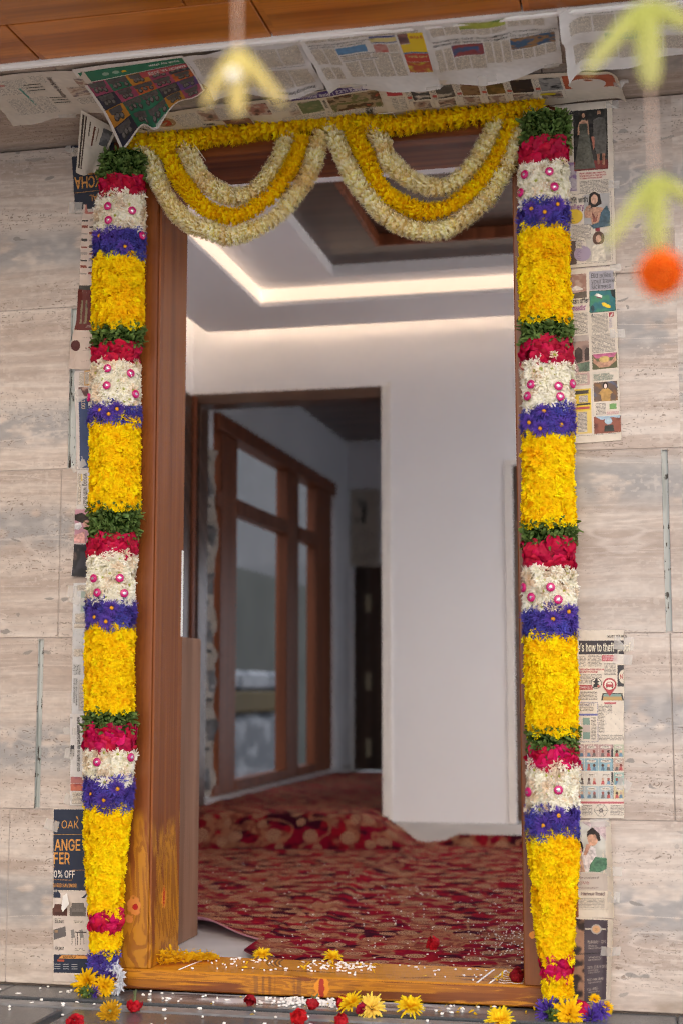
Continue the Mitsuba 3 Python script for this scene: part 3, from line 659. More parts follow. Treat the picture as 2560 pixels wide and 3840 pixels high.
def column_garland(key, bands, xs_fn, seed, buttons, asters, sway=0.0):
    g = np.random.default_rng(seed)
    zs = np.array([0.5 * (b[1] + b[2]) for b in bands])[::-1]
    xc = np.array([b[3] for b in bands])[::-1]; hw = np.array([b[4] for b in bands])[::-1]
    cx = lambda z: np.interp(z, zs, xc)
    hx = lambda z: np.interp(z, zs, hw)
    YC = -0.060
    hy = lambda z: 0.72 * hx(z)
    def surf(z, ph, shrink):
        a = np.maximum(hx(z) - shrink, 0.01); b = np.maximum(hy(z) - shrink, 0.01)
        p = np.stack([cx(z) + a * np.sin(ph), YC - b * np.cos(ph), z], -1)
        n = unit(np.stack([np.sin(ph) / a, -np.cos(ph) / b, 0 * ph], -1))
        return p, n
    for kind, z1, z0, _, _ in bands:
        kk = 'yellow' if kind == 'yellow2' else kind
        # an inner core so that no gap shows through
        zz = np.linspace(z0 - 0.004, z1 + 0.004, 6); ph = np.linspace(0, 2 * np.pi, 25)[:-1]
        Z, PH = np.meshgrid(zz, ph, indexing='ij')
        cp, cn = surf(Z, PH, 0.0145)
        cf_ = []
        for i in range(5):
            for j in range(24):
                k2 = (j + 1) % 24
                cf_ += [[i * 24 + j, i * 24 + k2, (i + 1) * 24 + k2], [i * 24 + j, (i + 1) * 24 + k2, (i + 1) * 24 + j]]
        core = (cp.reshape(-1, 3), np.array(cf_))
        span = 2.25
        if kk in KINDS:
            nm, wh, cb, ct, R, core_c = KINDS[kk]
            dz = {'purple': 0.019, 'yellow': 0.0132}.get(kk, 0.0155)
            zr = np.arange(z0 + 0.007, z1 - 0.004, dz)
            P, N_ = [], []
            for i, z in enumerate(zr):
                per = hx(z) * 0.9
                cnt = max(5, int(2 * span * per / {'purple': 0.020, 'yellow': 0.0140}.get(kk, 0.0165)))
                ph = np.linspace(-span, span, cnt) + (0.5 * (i % 2)) * 2 * span / cnt + 0.06 * g.standard_normal(cnt)
                zj = z + 0.004 * g.standard_normal(cnt)
                if i in (0, len(zr) - 1): zj = zj + 0.006 * g.standard_normal(cnt)
                p, n = surf(zj, ph, 0.0125)
                P.append(p + n * 0.0014 * g.standard_normal((cnt, 1))); N_.append(n)
            P = np.vstack(P); N_ = np.vstack(N_)
            N_ = unit(N_ + 0.22 * g.standard_normal(N_.shape) + np.array([0, 0, 0.10]))
            R_ = R * (1 + 0.08 * g.standard_normal(len(P)))
            tb, tt = np.tile(cb, (len(P), 1)), np.tile(ct, (len(P), 1))
            if kk == 'yellow':
                warm = (g.random((len(P), 1)) * meshkit.noise(P * 14)[:, None] * 1.6).clip(0, 1)
                tt = tt * (1 - 0.20 * warm * np.array([0.1, 1, 0]))
                tb = tb * (1 - 0.25 * warm * np.array([0.1, 1, 0]))
            if kk == 'white':
                old = (g.random((len(P), 1)) > 0.78) * 1.0
                tt = tt * (1 - old * np.array([0.10, 0.22, 0.34]))
                tb = tb * (1 - old * np.array([0.15, 0.25, 0.2]))
            if kk == 'purple':
                blue = g.random((len(P), 1))
                tt = tt * (1 + blue * np.array([-0.25, 0.5, 0.25])) * (0.75 + 0.5 * g.random((len(P), 1)))
            pieces = [heads(P, N_, R_, wh, tb, tt, g)]
            if kk == 'white':
                for i in np.nonzero(g.random(len(P)) > 0.72)[0]:
                    pieces.append(dome(P[i] + N_[i] * 0.007, N_[i], 0.0042, (0.42, 0.46, 0.06)))
            pieces.append((*core, np.array(core_c)))
            V, F, C = merge(pieces)
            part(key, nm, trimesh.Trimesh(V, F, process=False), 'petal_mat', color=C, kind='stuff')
        elif kk == 'leaf':
            n = int(9000 * (z1 - z0) * hx(z0) / 0.07)
            ph = g.uniform(-2.4, 2.4, n); z = g.uniform(z0 - 0.003, z1 + 0.004, n)
            p, nn = surf(z, ph, 0.016)
            p = p + nn * g.uniform(-0.003, 0.006, (n, 1))
            pieces = [leafy(p, nn, 0.0175, 0.0085, g), (*core, np.array((0.012, 0.03, 0.006)))]
            V, F, C = merge(pieces)
            part(key, 'green_leaf_band', trimesh.Trimesh(V, F, process=False), 'petal_mat', color=C, kind='stuff')
        elif kk == 'rose':
            P, N_, Up, W, Hh, cols = [], [], [], [], [], []
            for layer, (sh, m) in enumerate(((0.016, 46), (0.010, 54))):
                ph = np.tile(np.linspace(-2.2, 2.2, 11), 6)[:m] + 0.16 * g.standard_normal(m)
                z = np.linspace(z0 + 0.008, z1 - 0.006, m)[g.permutation(m)]
                p, nn = surf(z, ph, sh)
                P.append(p); N_.append(unit(nn + 0.25 * g.standard_normal(nn.shape)))
                Up.append(np.tile([0, 0, 1.0], (m, 1)) + 0.2 * g.standard_normal((m, 3)))
                W.append(g.uniform(0.014, 0.024, m)); Hh.append(g.uniform(0.010, 0.017, m))
                pink = g.random((m, 1)) ** 1.5 * (0.35 + 0.65 * (z.mean() < 1.0))
                cols.append((np.array([[0.38, 0.002, 0.025]]) * (1 - pink) + np.array([[0.50, 0.002, 0.10]]) * pink) * (0.75 + 0.5 * g.random((m, 1))))
            V, F, C = rose_petals(np.vstack(P), np.vstack(N_), np.vstack(Up), np.concatenate(W), np.concatenate(Hh), g, np.vstack(cols))
            m1 = merge([(V, F, C), (*core, np.array((0.14, 0.004, 0.012)))])
            part(key, 'rose_petal_band', trimesh.Trimesh(m1[0], m1[1], process=False), 'rose_mat', smooth=True, color=m1[2], kind='stuff')
    # foil buttons on the white bands
    for bx, bz in buttons:
        s = np.clip((bx - cx(bz)) / (hx(bz)), -0.97, 0.97)
        ph = np.array([math.asin(s)]); p, n = surf(np.array([bz]), ph, -0.004)
        p, n = p[0], n[0]
        X, Y = frame(n[None]); X, Y = X[0], Y[0]
        q = 32; aa = np.arange(q) / q * 2 * np.pi
        rr = 0.0118 * (1 + 0.07 * np.cos(aa * 16))
        ring = lambda f, h: p + (f * rr)[:, None] * (np.cos(aa)[:, None] * X + np.sin(aa)[:, None] * Y) + h * n
        V = np.vstack([[p + 0.0042 * n], ring(0.55, 0.0036), ring(0.92, 0.0022), ring(1.0, 0.0004), ring(0.9, -0.003)])
        F = [[0, 1 + j, 1 + (j + 1) % q] for j in range(q)]
        for l in range(3):
            for j in range(q):
                k2 = (j + 1) % q; a0 = 1 + l * q
                F += [[a0 + j, a0 + q + j, a0 + q + k2], [a0 + j, a0 + q + k2, a0 + k2]]
        b = part(key, 'foil_button', trimesh.Trimesh(V, np.array(F), process=False), 'foil_mat', smooth=True)
        VV, FF = [], []
        for j in range(22):
            a = j / 22 * 2 * np.pi + g.normal(0, 0.06); d = math.cos(a) * X + math.sin(a) * Y; sd = np.cross(n, d)
            L = g.uniform(0.0042, 0.0075); o = len(VV)
            VV += [p + 0.0050 * n + 0.0005 * sd, p + 0.0050 * n - 0.0005 * sd, p + 0.0034 * n + L * d + 0.0004 * sd, p + 0.0034 * n + L * d - 0.0004 * sd]
            FF += [[o, o + 1, o + 3], [o, o + 3, o + 2]]
        dm = dome(p + 0.0035 * n, n, 0.0016, (1, 1, 1))
        o = len(VV)
        part(b, 'silver_star', trimesh.Trimesh(np.vstack([np.array(VV), dm[0]]), np.vstack([np.array(FF), dm[1] + o]), process=False), 'silver_mat')
    # open asters with yellow centres on the purple bands
    for ax_, az in asters:
        s = np.clip((ax_ - cx(az)) / hx(az), -0.95, 0.95)
        p, n = surf(np.array([az]), np.array([math.asin(s)]), 0.002)
        n = unit(n + 0.15 * g.standard_normal(n.shape))
        V, F, C = heads(p, n, np.array([0.021]), [(62, 22, 0.9, 0.15), (82, 24, 1.05, 0.15)], np.array([0.06, 0.025, 0.26]), np.array([0.17, 0.10, 0.52]), g)
        a = part(key, 'aster', trimesh.Trimesh(V, F, process=False), 'petal_mat', color=C)
        V, F, C = dome(p[0] + n[0] * 0.004, n[0], 0.0058, (0.60, 0.27, 0.01), 10)
        part(a, 'flower_centre', trimesh.Trimesh(V, F, process=False), 'vc_mat', color=np.tile(C, (len(V), 1)))

LEFT = [
    ('leaf', 2.361, 2.286, -0.605, 0.073), ('rose', 2.291, 2.232, -0.608, 0.070), ('white', 2.237, 2.127, -0.611, 0.077), ('purple', 2.130, 2.059, -0.613, 0.077),
    ('yellow', 2.064, 1.844, -0.613, 0.079), ('leaf', 1.851, 1.789, -0.611, 0.078), ('rose', 1.798, 1.741, -0.615, 0.073), ('white', 1.756, 1.622, -0.616, 0.074),
    ('purple', 1.627, 1.567, -0.616, 0.077), ('yellow', 1.579, 1.324, -0.612, 0.076), ('leaf', 1.333, 1.242, -0.611, 0.076), ('rose', 1.248, 1.181, -0.614, 0.076),
    ('white', 1.196, 1.058, -0.617, 0.069), ('purple', 1.066, 0.990, -0.617, 0.072), ('yellow', 0.995, 0.755, -0.617, 0.072), ('leaf', 0.758, 0.706, -0.614, 0.074),
    ('rose', 0.720, 0.648, -0.615, 0.079), ('white', 0.658, 0.575, -0.613, 0.072), ('purple', 0.584, 0.499, -0.612, 0.073), ('yellow', 0.506, 0.395, -0.616, 0.068),
    ('yellow2', 0.407, 0.211, -0.619, 0.056), ('rose', 0.220, 0.160, -0.614, 0.048), ('yellow', 0.165, 0.107, -0.613, 0.045), ('purple', 0.111, 0.052, -0.619, 0.043)]
RIGHT = [
    ('leaf', 2.372, 2.290, 0.614, 0.068), ('rose', 2.299, 2.232, 0.608, 0.069), ('white', 2.240, 2.125, 0.607, 0.069), ('purple', 2.134, 2.049, 0.606, 0.069),
    ('yellow', 2.064, 1.796, 0.603, 0.071), ('leaf', 1.804, 1.736, 0.608, 0.070), ('rose', 1.753, 1.672, 0.606, 0.074), ('white', 1.685, 1.561, 0.609, 0.069),
    ('purple', 1.572, 1.487, 0.608, 0.071), ('yellow', 1.498, 1.243, 0.604, 0.069), ('leaf', 1.257, 1.197, 0.605, 0.075), ('rose', 1.211, 1.130, 0.602, 0.072),
    ('white', 1.138, 1.022, 0.604, 0.071), ('purple', 1.033, 0.957, 0.603, 0.070), ('yellow', 0.965, 0.709, 0.604, 0.071), ('leaf', 0.717, 0.659, 0.604, 0.068),
    ('rose', 0.674, 0.611, 0.604, 0.069), ('white', 0.622, 0.516, 0.604, 0.068), ('purple', 0.525, 0.443, 0.599, 0.070), ('yellow', 0.459, 0.325, 0.603, 0.066),
    ('yellow2', 0.336, 0.135, 0.601, 0.055), ('rose', 0.152, 0.085, 0.604, 0.043), ('yellow', 0.096, 0.031, 0.607, 0.040), ('purple', 0.044, 0.004, 0.607, 0.039)]
lg = thing('hanging_garland', 'thick banded flower garland hanging down the left door post', 'garland', 'two banded garlands framing the doorway')
rg = thing('hanging_garland', 'thick banded flower garland hanging down the right door post', 'garland', 'two banded garlands framing the doorway')
column_garland(lg, LEFT, None, 11,
    [(-0.626, 2.193), (-0.56, 2.179), (-0.623, 2.151), (-0.539, 2.112), (-0.618, 1.719), (-0.559, 1.706), (-0.619, 1.67), (-0.548, 1.648), (-0.682, 1.644),
     (-0.649, 1.126), (-0.577, 1.126), (-0.636, 1.086), (-0.566, 1.084), (-0.626, 0.622), (-0.545, 0.634)],
    [(-0.655, 2.11), (-0.575, 2.072), (-0.640, 1.60), (-0.612, 1.588), (-0.59, 1.602), (-0.645, 1.018), (-0.595, 1.043), (-0.61, 1.005), (-0.605, 0.52), (-0.645, 0.535), (-0.57, 0.55)])
column_garland(rg, RIGHT, None, 23,
    [(0.561, 2.199), (0.625, 2.198), (0.637, 2.156), (0.549, 2.153), (0.569, 1.621), (0.638, 1.612), (0.559, 1.591), (0.642, 1.584), (0.672, 1.622),
     (0.61, 1.082), (0.561, 1.057), (0.628, 1.05), (0.540, 1.084), (0.62, 0.565), (0.545, 0.557)],
    [(0.612, 2.087), (0.575, 2.10), (0.645, 2.11), (0.60, 1.545), (0.56, 1.52), (0.59, 1.50), (0.645, 1.51), (0.615, 1.0), (0.655, 1.02), (0.62, 0.50), (0.58, 0.475)])

# threads, foot bouquet and jasmine loop of the garlands
def thread(parent, pts, r=0.0012):
    part(parent, 'thread', tube(pts, r, 5), 'thread_mat')
thread(lg, [(-0.605, -0.045, 2.35), (-0.600, -0.03, 2.385), (-0.603, -0.012, 2.42)]); thread(lg, [(-0.59, -0.05, 2.35), (-0.585, -0.03, 2.39), (-0.598, -0.012, 2.42)])
thread(rg, [(0.60, -0.05, 2.36), (0.585, -0.04, 2.39), (0.600, -0.01, 2.425)]); thread(rg, [(0.62, -0.06, 2.36), (0.64, -0.03, 2.395), (0.602, -0.01, 2.426)])
thread(rg, [(0.602, -0.02, 2.42), (0.63, -0.03, 2.40), (0.665, -0.02, 2.392)], 0.0022)

CHR = [(10, 12, 0.45, 0.2), (30, 16, 0.68, 0.22), (52, 20, 0.9, 0.22), (72, 22, 1.02, 0.22), (86, 18, 1.02, 0.22)]
def flower_mesh(c, a, R, cb, ct, seed, wh=CHR, centre=None, lift=0.2):
    g = np.random.default_rng(seed)
    P = [heads(np.array([c], float), np.array([a], float), np.array([R]), wh, np.array(cb), np.array(ct), g, jit=0.03, lift=lift)]
    if centre is not None:
        P.append(dome(np.array(c) + unit(np.array([a], float))[0] * R * 0.12, a, R * 0.26, centre, 10))
    return merge(P)
def foot(parent, items, seed):
    g = np.random.default_rng(seed)
    for i, (kind, c, a, R) in enumerate(items):
        if kind == 'y':
            V, F, C = flower_mesh(c, a, R, (0.75, 0.40, 0.003), (0.94, 0.63, 0.015), seed + i)
            part(parent, 'foot_yellow_flower', trimesh.Trimesh(V, F, process=False), 'petal_mat', color=C)
        elif kind == 'p':
            V, F, C = flower_mesh(c, a, R, (0.04, 0.015, 0.17), (0.14, 0.08, 0.5), seed + i, [(30, 14, 0.8, 0.14), (60, 20, 1, 0.14), (85, 20, 1.0, 0.14)])
            part(parent, 'foot_purple_flower', trimesh.Trimesh(V, F, process=False), 'petal_mat', color=C)
        elif kind == 'l':
            n = 120
            N_ = unit(np.array(a)[None] + 0.9 * g.standard_normal((n, 3)))
            V, F, C = merge([leafy(np.array(c) + N_ * R * 0.6, N_, 0.018, 0.008, g)])
            part(parent, 'foot_leaves', trimesh.Trimesh(V, F, process=False), 'petal_mat', color=C, kind='stuff')
        elif kind == 'r':
            m = 12
            N_ = unit(np.array(a)[None] + 0.8 * g.standard_normal((m, 3)))
            V, F, C = rose_petals(np.array(c) + N_ * R * 0.6, N_, np.tile([0, 0, 1.0], (m, 1)), np.full(m, R * 0.7), np.full(m, R * 0.6), g, np.tile([0.45, 0.006, 0.06], (m, 1)))
            part(parent, 'foot_rose_petals', trimesh.Trimesh(V, F, process=False), 'rose_mat', smooth=True, color=C, kind='stuff')
foot(lg, [('r', (-0.655, -0.065, 0.022), (-0.4, -0.5, 0.6), 0.026), ('y', (-0.648, -0.092, 0.030), (-0.25, -1, 0.35), 0.036), ('y', (-0.606, -0.085, 0.022), (0.3, -1, 0.2), 0.030),
          ('y', (-0.615, -0.055, 0.048), (0.2, -0.6, 0.7), 0.028), ('p', (-0.624, -0.108, 0.012), (0.1, -1, 0.2), 0.018), ('l', (-0.640, -0.108, 0.008), (0, -1, 0.2), 0.014)], 50)
foot(rg, [('p', (0.590, -0.095, 0.012), (-0.3, -1, 0.2), 0.036), ('l', (0.60, -0.115, 0.006), (0, -1, 0.2), 0.016), ('y', (0.638, -0.115, 0.014), (0, -1, 0.3), 0.036),
          ('r', (0.668, -0.10, 0.020), (0.2, -1, 0.4), 0.024), ('p', (0.690, -0.105, 0.004), (0.2, -1, 0.1), 0.030), ('p', (0.712, -0.085, 0.020), (0.4, -1, 0.4), 0.024),
          ('y', (0.728, -0.075, 0.026), (0.7, -0.7, 0.3), 0.016), ('y', (0.700, -0.08, 0.046), (0.2, -0.6, 0.8), 0.014), ('r', (0.622, -0.105, 0.010), (0, -1, 0.2), 0.018)], 80)
g = np.random.default_rng(5)
tt = np.linspace(0.35, -3.3, 60)
loop = np.stack([-0.592 + 0.030 * np.sin(-tt - 0.3) * 1.0, np.full(60, -0.075), 0.040 + 0.036 * np.cos(tt + 0.2)], -1)
idx = g.integers(0, 60, 420)
tg = unit(np.gradient(loop, axis=0))[idx]
dd = unit(0.8 * g.standard_normal((420, 3)) + 0.9 * tg)
V, F, C = petals(loop[idx] + 0.003 * g.standard_normal((420, 3)), dd, unit(g.standard_normal((420, 3))), g.uniform(0.012, 0.02, 420), 0.0045, 0.1, np.array([0.7, 0.74, 0.8]), np.array([0.82, 0.85, 0.9]))
part(lg, 'jasmine_loop', trimesh.Trimesh(V, F, process=False), 'petal_mat', color=C, kind='stuff', label='small white jasmine loop tied at the foot of the garland')

# ------------------------------------------------------------------ strands over the lintel
def strand(name, label, pts, R, cb, ct, seed, step=0.0085, k=92, y=-0.030, sag_y=0.0, wid=0.0054, group=None):
    g = np.random.default_rng(seed)
    key = thing(name, label, 'garland', group)
    pts = np.array(pts, float)
    P = np.stack([pts[:, 0], np.full(len(pts), y), pts[:, 1]], -1)
    s = np.concatenate([[0], np.cumsum(np.linalg.norm(np.diff(P, axis=0), axis=1))])
    cs = CubicSpline(s, P)
    n = int(s[-1] / step)
    t = np.linspace(0, s[-1], n) + 0.0012 * g.standard_normal(n)
    c = cs(t); tan = unit(cs(t, 1))
    wob = np.stack([meshkit.noise(np.stack([t * 17, t * 0 + q, t * 0 + seed], -1)) - 0.5 for q in range(3)], -1) * [0.007, 0.004, 0.009]
    c = c + wob
    x, z = frame(tan)
    ph = g.random((n, k)) * 2 * np.pi
    rad = np.cos(ph)[..., None] * x[:, None] + np.sin(ph)[..., None] * z[:, None]
    flip = np.where(np.arange(n) % 2 == 0, 1.0, -1.0)[:, None, None]
    lean = g.normal(0.55, 0.40, (n, k))[..., None] * flip
    Rn = R * (1 + 0.06 * g.standard_normal((n, 1)) + 0.22 * (meshkit.noise(np.stack([t * 26, t * 0, t * 0 + seed], -1))[:, None] - 0.5))
    L = Rn * g.uniform(0.52, 0.80, (n, k))
    base = c[:, None] + rad * 0.50 * R + tan[:, None] * 0.002 * g.standard_normal((n, k, 1))
    d = rad + lean * tan[:, None]
    tone = (1 + 0.07 * g.standard_normal((n, 1, 1))) * (1 + 0.10 * g.standard_normal((n, k, 1)))
    old = meshkit.noise(np.stack([t * 40, t * 0, t * 0 + seed], -1))[:, None, None]
    B = np.array(cb) * tone; Tt = np.array(ct) * tone
    if ct[2] > 0.2:
        Tt = Tt * (1 - np.clip(old - 0.55, 0, 1) * np.array([0.25, 0.55, 0.9]))
    V, F, C = petals(base.reshape(-1, 3), d.reshape(-1, 3), np.broadcast_to(tan[:, None], (n, k, 3)).reshape(-1, 3), L.ravel(), wid * (1 + 0.2 * g.standard_normal(n * k)), g.normal(0.05, 0.12, n * k), np.broadcast_to(B, (n, k, 3)).reshape(-1, 3), np.broadcast_to(Tt, (n, k, 3)).reshape(-1, 3))
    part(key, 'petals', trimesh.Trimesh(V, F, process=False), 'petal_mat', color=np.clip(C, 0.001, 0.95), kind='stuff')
    cm = tube(cs(np.linspace(0, s[-1], 60)), 0.54 * R, 10)
    part(key, 'string', cm, 'petal_mat', color=np.tile(0.5 * np.array(cb) + 0.5 * np.array(ct), (len(cm.vertices), 1)))
    return key
CB, CT = (0.985, 0.80, 0.22), (0.985, 0.95, 0.77)
SB, ST = (0.975, 0.60, 0.005), (0.985, 0.765, 0.010)
SWG = 'looped flower strands across the top of the doorway'
L_in = [(-0.43, 2.397), (-0.424, 2.38), (-0.411, 2.35), (-0.394, 2.312), (-0.369, 2.277), (-0.335, 2.248), (-0.294, 2.229), (-0.262, 2.225), (-0.229, 2.234), (-0.197, 2.256), (-0.169, 2.286), (-0.149, 2.317), (-0.133, 2.348), (-0.117, 2.387)]
L_mid = [(-0.503, 2.387), (-0.465, 2.346), (-0.448, 2.308), (-0.422, 2.265), (-0.397, 2.227), (-0.363, 2.192), (-0.318, 2.172), (-0.277, 2.165), (-0.233, 2.174), (-0.193, 2.195), (-0.157, 2.225), (-0.129, 2.259), (-0.105, 2.293), (-0.085, 2.332), (-0.077, 2.375)]
L_out = [(-0.566, 2.392), (-0.527, 2.339), (-0.51, 2.292), (-0.488, 2.254), (-0.463, 2.215), (-0.429, 2.176), (-0.387, 2.145), (-0.338, 2.121), (-0.285, 2.109), (-0.232, 2.114), (-0.188, 2.135), (-0.148, 2.16), (-0.112, 2.193), (-0.081, 2.231), (-0.057, 2.273), (-0.041, 2.312), (-0.029, 2.355), (-0.017, 2.386)]
R_in = [(0.133, 2.392), (0.148, 2.351), (0.164, 2.31), (0.187, 2.276), (0.218, 2.246), (0.249, 2.224), (0.287, 2.209), (0.329, 2.206), (0.367, 2.222), (0.398, 2.251), (0.425, 2.284), (0.452, 2.325), (0.471, 2.359), (0.488, 2.389)]
R_mid = [(0.07, 2.41), (0.09, 2.352), (0.109, 2.306), (0.129, 2.261), (0.148, 2.224), (0.175, 2.19), (0.21, 2.164), (0.252, 2.141), (0.294, 2.134), (0.34, 2.142), (0.378, 2.163), (0.412, 2.192), (0.443, 2.228), (0.474, 2.269), (0.497, 2.31), (0.516, 2.351), (0.528, 2.381)]
R_out = [(0.007, 2.415), (0.03, 2.349), (0.05, 2.303), (0.07, 2.262), (0.093, 2.22), (0.121, 2.182), (0.156, 2.144), (0.19, 2.114), (0.236, 2.091), (0.282, 2.08), (0.332, 2.085), (0.374, 2.105), (0.416, 2.133), (0.45, 2.165), (0.477, 2.202), (0.504, 2.251), (0.523, 2.292), (0.538, 2.334), (0.558, 2.367), (0.577, 2.397)]
TOP = [(-0.607, 2.41), (-0.542, 2.408), (-0.435, 2.406), (-0.329, 2.409), (-0.224, 2.413), (-0.121, 2.417), (-0.018, 2.421), (0.033, 2.418), (0.096, 2.412), (0.171, 2.395), (0.258, 2.397), (0.357, 2.402), (0.454, 2.406), (0.527, 2.412), (0.602, 2.414)]
strand('swag_garland', 'cream flower strand, innermost loop of the left swag', L_in, 0.0262, CB, CT, 31, group=SWG)
strand('swag_garland', 'yellow flower strand, middle loop of the left swag', L_mid, 0.0255, SB, ST, 32, k=84, y=-0.036, group=SWG)
strand('swag_garland', 'cream flower strand, outermost loop of the left swag', L_out, 0.0262, CB, CT, 33, y=-0.033, group=SWG)
strand('swag_garland', 'cream flower strand, innermost loop of the right swag', R_in, 0.0262, CB, CT, 34, group=SWG)
strand('swag_garland', 'yellow flower strand, middle loop of the right swag', R_mid, 0.0255, SB, ST, 35, k=84, y=-0.036, group=SWG)
strand('swag_garland', 'cream flower strand, outermost loop of the right swag', R_out, 0.0262, CB, CT, 36, y=-0.033, group=SWG)
tp = strand('lintel_garland', 'straight yellow flower strand running along the lintel above the swags', TOP, 0.0300, SB, ST, 37, k=80, y=-0.040, step=0.0105, wid=0.0062)
thread(tp, [(0.145, -0.05, 2.405), (0.15, -0.06, 2.422), (0.19, -0.055, 2.424), (0.20, -0.05, 2.408)], 0.0011)
thread(tp, [(-0.40, -0.055, 2.39), (-0.385, -0.05, 2.372), (-0.36, -0.04, 2.335)], 0.0009)

# ------------------------------------------------------------------ fallen flowers, rice, petals
YF = ((0.90, 0.52, 0.004), (0.96, 0.76, 0.03))
def fallen(label, c, a, R, cols=YF, seed=0, centre=None, cat_='flower', lift=0.2, wh=CHR, group='fallen yellow chrysanthemums'):
    R = 0.84 * R
    k = thing('fallen_flower', label, cat_, group)
    V, F, C = flower_mesh(c, a, R, cols[0], cols[1], seed, wh, None, lift)
    part(k, 'petals', trimesh.Trimesh(V, F, process=False), 'petal_mat', color=C, kind='stuff')
    if centre is not None:
        aa = unit(np.array([a], float))[0]
        V, F, C = dome(np.array(c) + aa * R * 0.15, a, R * 0.24, centre, 10)
        part(k, 'flower_centre', trimesh.Trimesh(V, F, process=False), 'vc_mat', color=np.tile(C, (len(V), 1)))
fallen('yellow flower head upright on the back edge of the sill, left one', (-0.243, 0.205, 0.066), (0.05, -0.35, 1), 0.030, seed=1)
fallen('yellow flower head upright on the back edge of the sill, middle one', (-0.039, 0.210, 0.066), (0.1, -0.35, 1), 0.030, seed=2)
fallen('yellow flower head with a dark eye at the foot of the sill', (0.145, -0.158, 0.016), (0.05, -0.75, 0.6), 0.036, ((0.85, 0.6, 0.12), (0.94, 0.72, 0.12)), 3, (0.06, 0.05, 0.03))
fallen('bright yellow flower head left of the dark eyed one, by the sill', (0.088, -0.135, 0.016), (-0.2, -0.5, 0.8), 0.036, seed=4)
fallen('bright yellow flower head right of the dark eyed one, by the sill', (0.238, -0.135, 0.016), (0.2, -0.5, 0.8), 0.038, seed=5)
fallen('yellow flower head lying at the bottom edge near the right garland', (0.480, -0.236, 0.014), (0, -0.5, 0.8), 0.040, seed=6)
fallen('wilted golden flower upside down on the dark floor at lower left', (-0.491, -0.330, 0.012), (0.1, -0.7, 0.5), 0.032, ((0.45, 0.25, 0.02), (0.80, 0.48, 0.02)), 7, (0.2, 0.24, 0.08), lift=-0.2)
def rose(label, c, a, R, seed, col=(0.42, 0.006, 0.015), stem=False):
    g = np.random.default_rng(seed)
    k = thing('fallen_rose', label, 'rose', 'fallen red roses')
    R = 0.86 * R
    a = unit(np.array([a], float)); X, Y = frame(a); a = a[0]; X = X[0]; Y = Y[0]
    P, N_, Up, W, Hh = [], [], [], [], []
    for i in range(26):
        f = i / 25
        ph = i * 2.4
        rad = math.cos(ph) * X + math.sin(ph) * Y
        P.append(np.array(c) + rad * R * (0.12 + 0.62 * f) + a * R * (0.55 - 0.55 * f))
        N_.append(unit((rad * (1.0) + a * (0.15 + 0.75 * f))[None])[0]); Up.append(a)
        W.append(R * (0.3 + 0.35 * f)); Hh.append(R * (0.35 + 0.15 * f))
    V, F, C = rose_petals(np.array(P), np.array(N_), np.array(Up), np.array(W), np.array(Hh), g, np.tile(col, (26, 1)) * (0.7 + 0.5 * g.random((26, 1))))
    part(k, 'petals', trimesh.Trimesh(V, F, process=False), 'rose_mat', smooth=True, color=C, kind='stuff')
    if stem:
        p = np.array(c)
        part(k, 'stem', cat([tube([p - a * R * 0.3, p - a * R * 1.0, p - a * R * 1.9 + 0.006 * X], [0.005, 0.003, 0.0016], 6), tube([p - a * R * 0.9, p - a * R * 1.6 - 0.012 * X], [0.002, 0.0012], 5)]), 'stem_mat')
scene['stem_mat'] = diffuse_like(rgb(0.10, 0.13, 0.05), 0.6)
rose('red rose head lying on the carpet behind the sill', (0.188, 0.56, 0.060), (-0.1, -0.9, 0.5), 0.024, 1)
rose('red rose turned over with its green stem up, on the dark floor', (-0.462, -0.236, 0.012), (0.05, -0.3, -0.9), 0.024, 2, stem=True)
rose('dark red rose at the bottom left corner of the floor', (-0.531, -0.46, 0.014), (0.2, -0.9, 0.5), 0.026, 3)
rose('dark red rose with a dark stem end at the foot of the sill, left one', (-0.182, -0.135, 0.016), (0, 0.7, 0.7), 0.020, 4, (0.26, 0.004, 0.012))
rose('bright red open rose nearest to the camera below the sill', (-0.012, -0.292, 0.016), (0.05, -0.85, 0.5), 0.025, 5, (0.5, 0.008, 0.012))
rose('red rose lying beside the yellow flower heads at the sill', (0.060, -0.122, 0.018), (-0.6, -0.6, 0.5), 0.023, 6)
rose('crushed red rose lying over the yellow flower heads', (0.122, -0.172, 0.016), (0.3, -0.9, 0.1), 0.017, 7, (0.32, 0.006, 0.03))
rose('red rose bud with a leaf stem lying among the puffed rice', (-0.014, -0.135, 0.014), (-0.1, -0.6, -0.6), 0.019, 8, stem=True)
rose('flat red rose on the dark floor right of the bright one', (0.095, -0.285, 0.012), (0.0, -0.5, 0.8), 0.020, 9, (0.36, 0.005, 0.012))
rose('dark red rose in the right corner of the sill', (0.495, 0.045, 0.074), (0.3, -0.8, 0.4), 0.024, 10, (0.22, 0.004, 0.01), stem=False)

def grains(name, label, pos, rr, seed, cat_='rice'):
    g = np.random.default_rng(seed)
    k = thing(name, label, cat_, kind='stuff')
    ico = trimesh.creation.icosphere(1)
    V0, F0 = ico.vertices, ico.faces
    n = len(pos)
    sc = np.stack([rr * g.uniform(0.55, 1.45, n), rr * g.uniform(0.35, 0.8, n), rr * g.uniform(0.35, 0.65, n)], -1)
    an = g.random(n) * np.pi
    v = V0[None] * sc[:, None] * (1 + 0.12 * g.standard_normal((n, len(V0), 1)))
    x = v[..., 0] * np.cos(an)[:, None] - v[..., 1] * np.sin(an)[:, None]
    y = v[..., 0] * np.sin(an)[:, None] + v[..., 1] * np.cos(an)[:, None]
    V = np.stack([x, y, v[..., 2]], -1) + pos[:, None]
    F = (np.arange(n)[:, None, None] * len(V0) + F0[None]).reshape(-1, 3)
    put(k, trimesh.Trimesh(V.reshape(-1, 3), F, process=False), 'puff_mat', smooth=True)
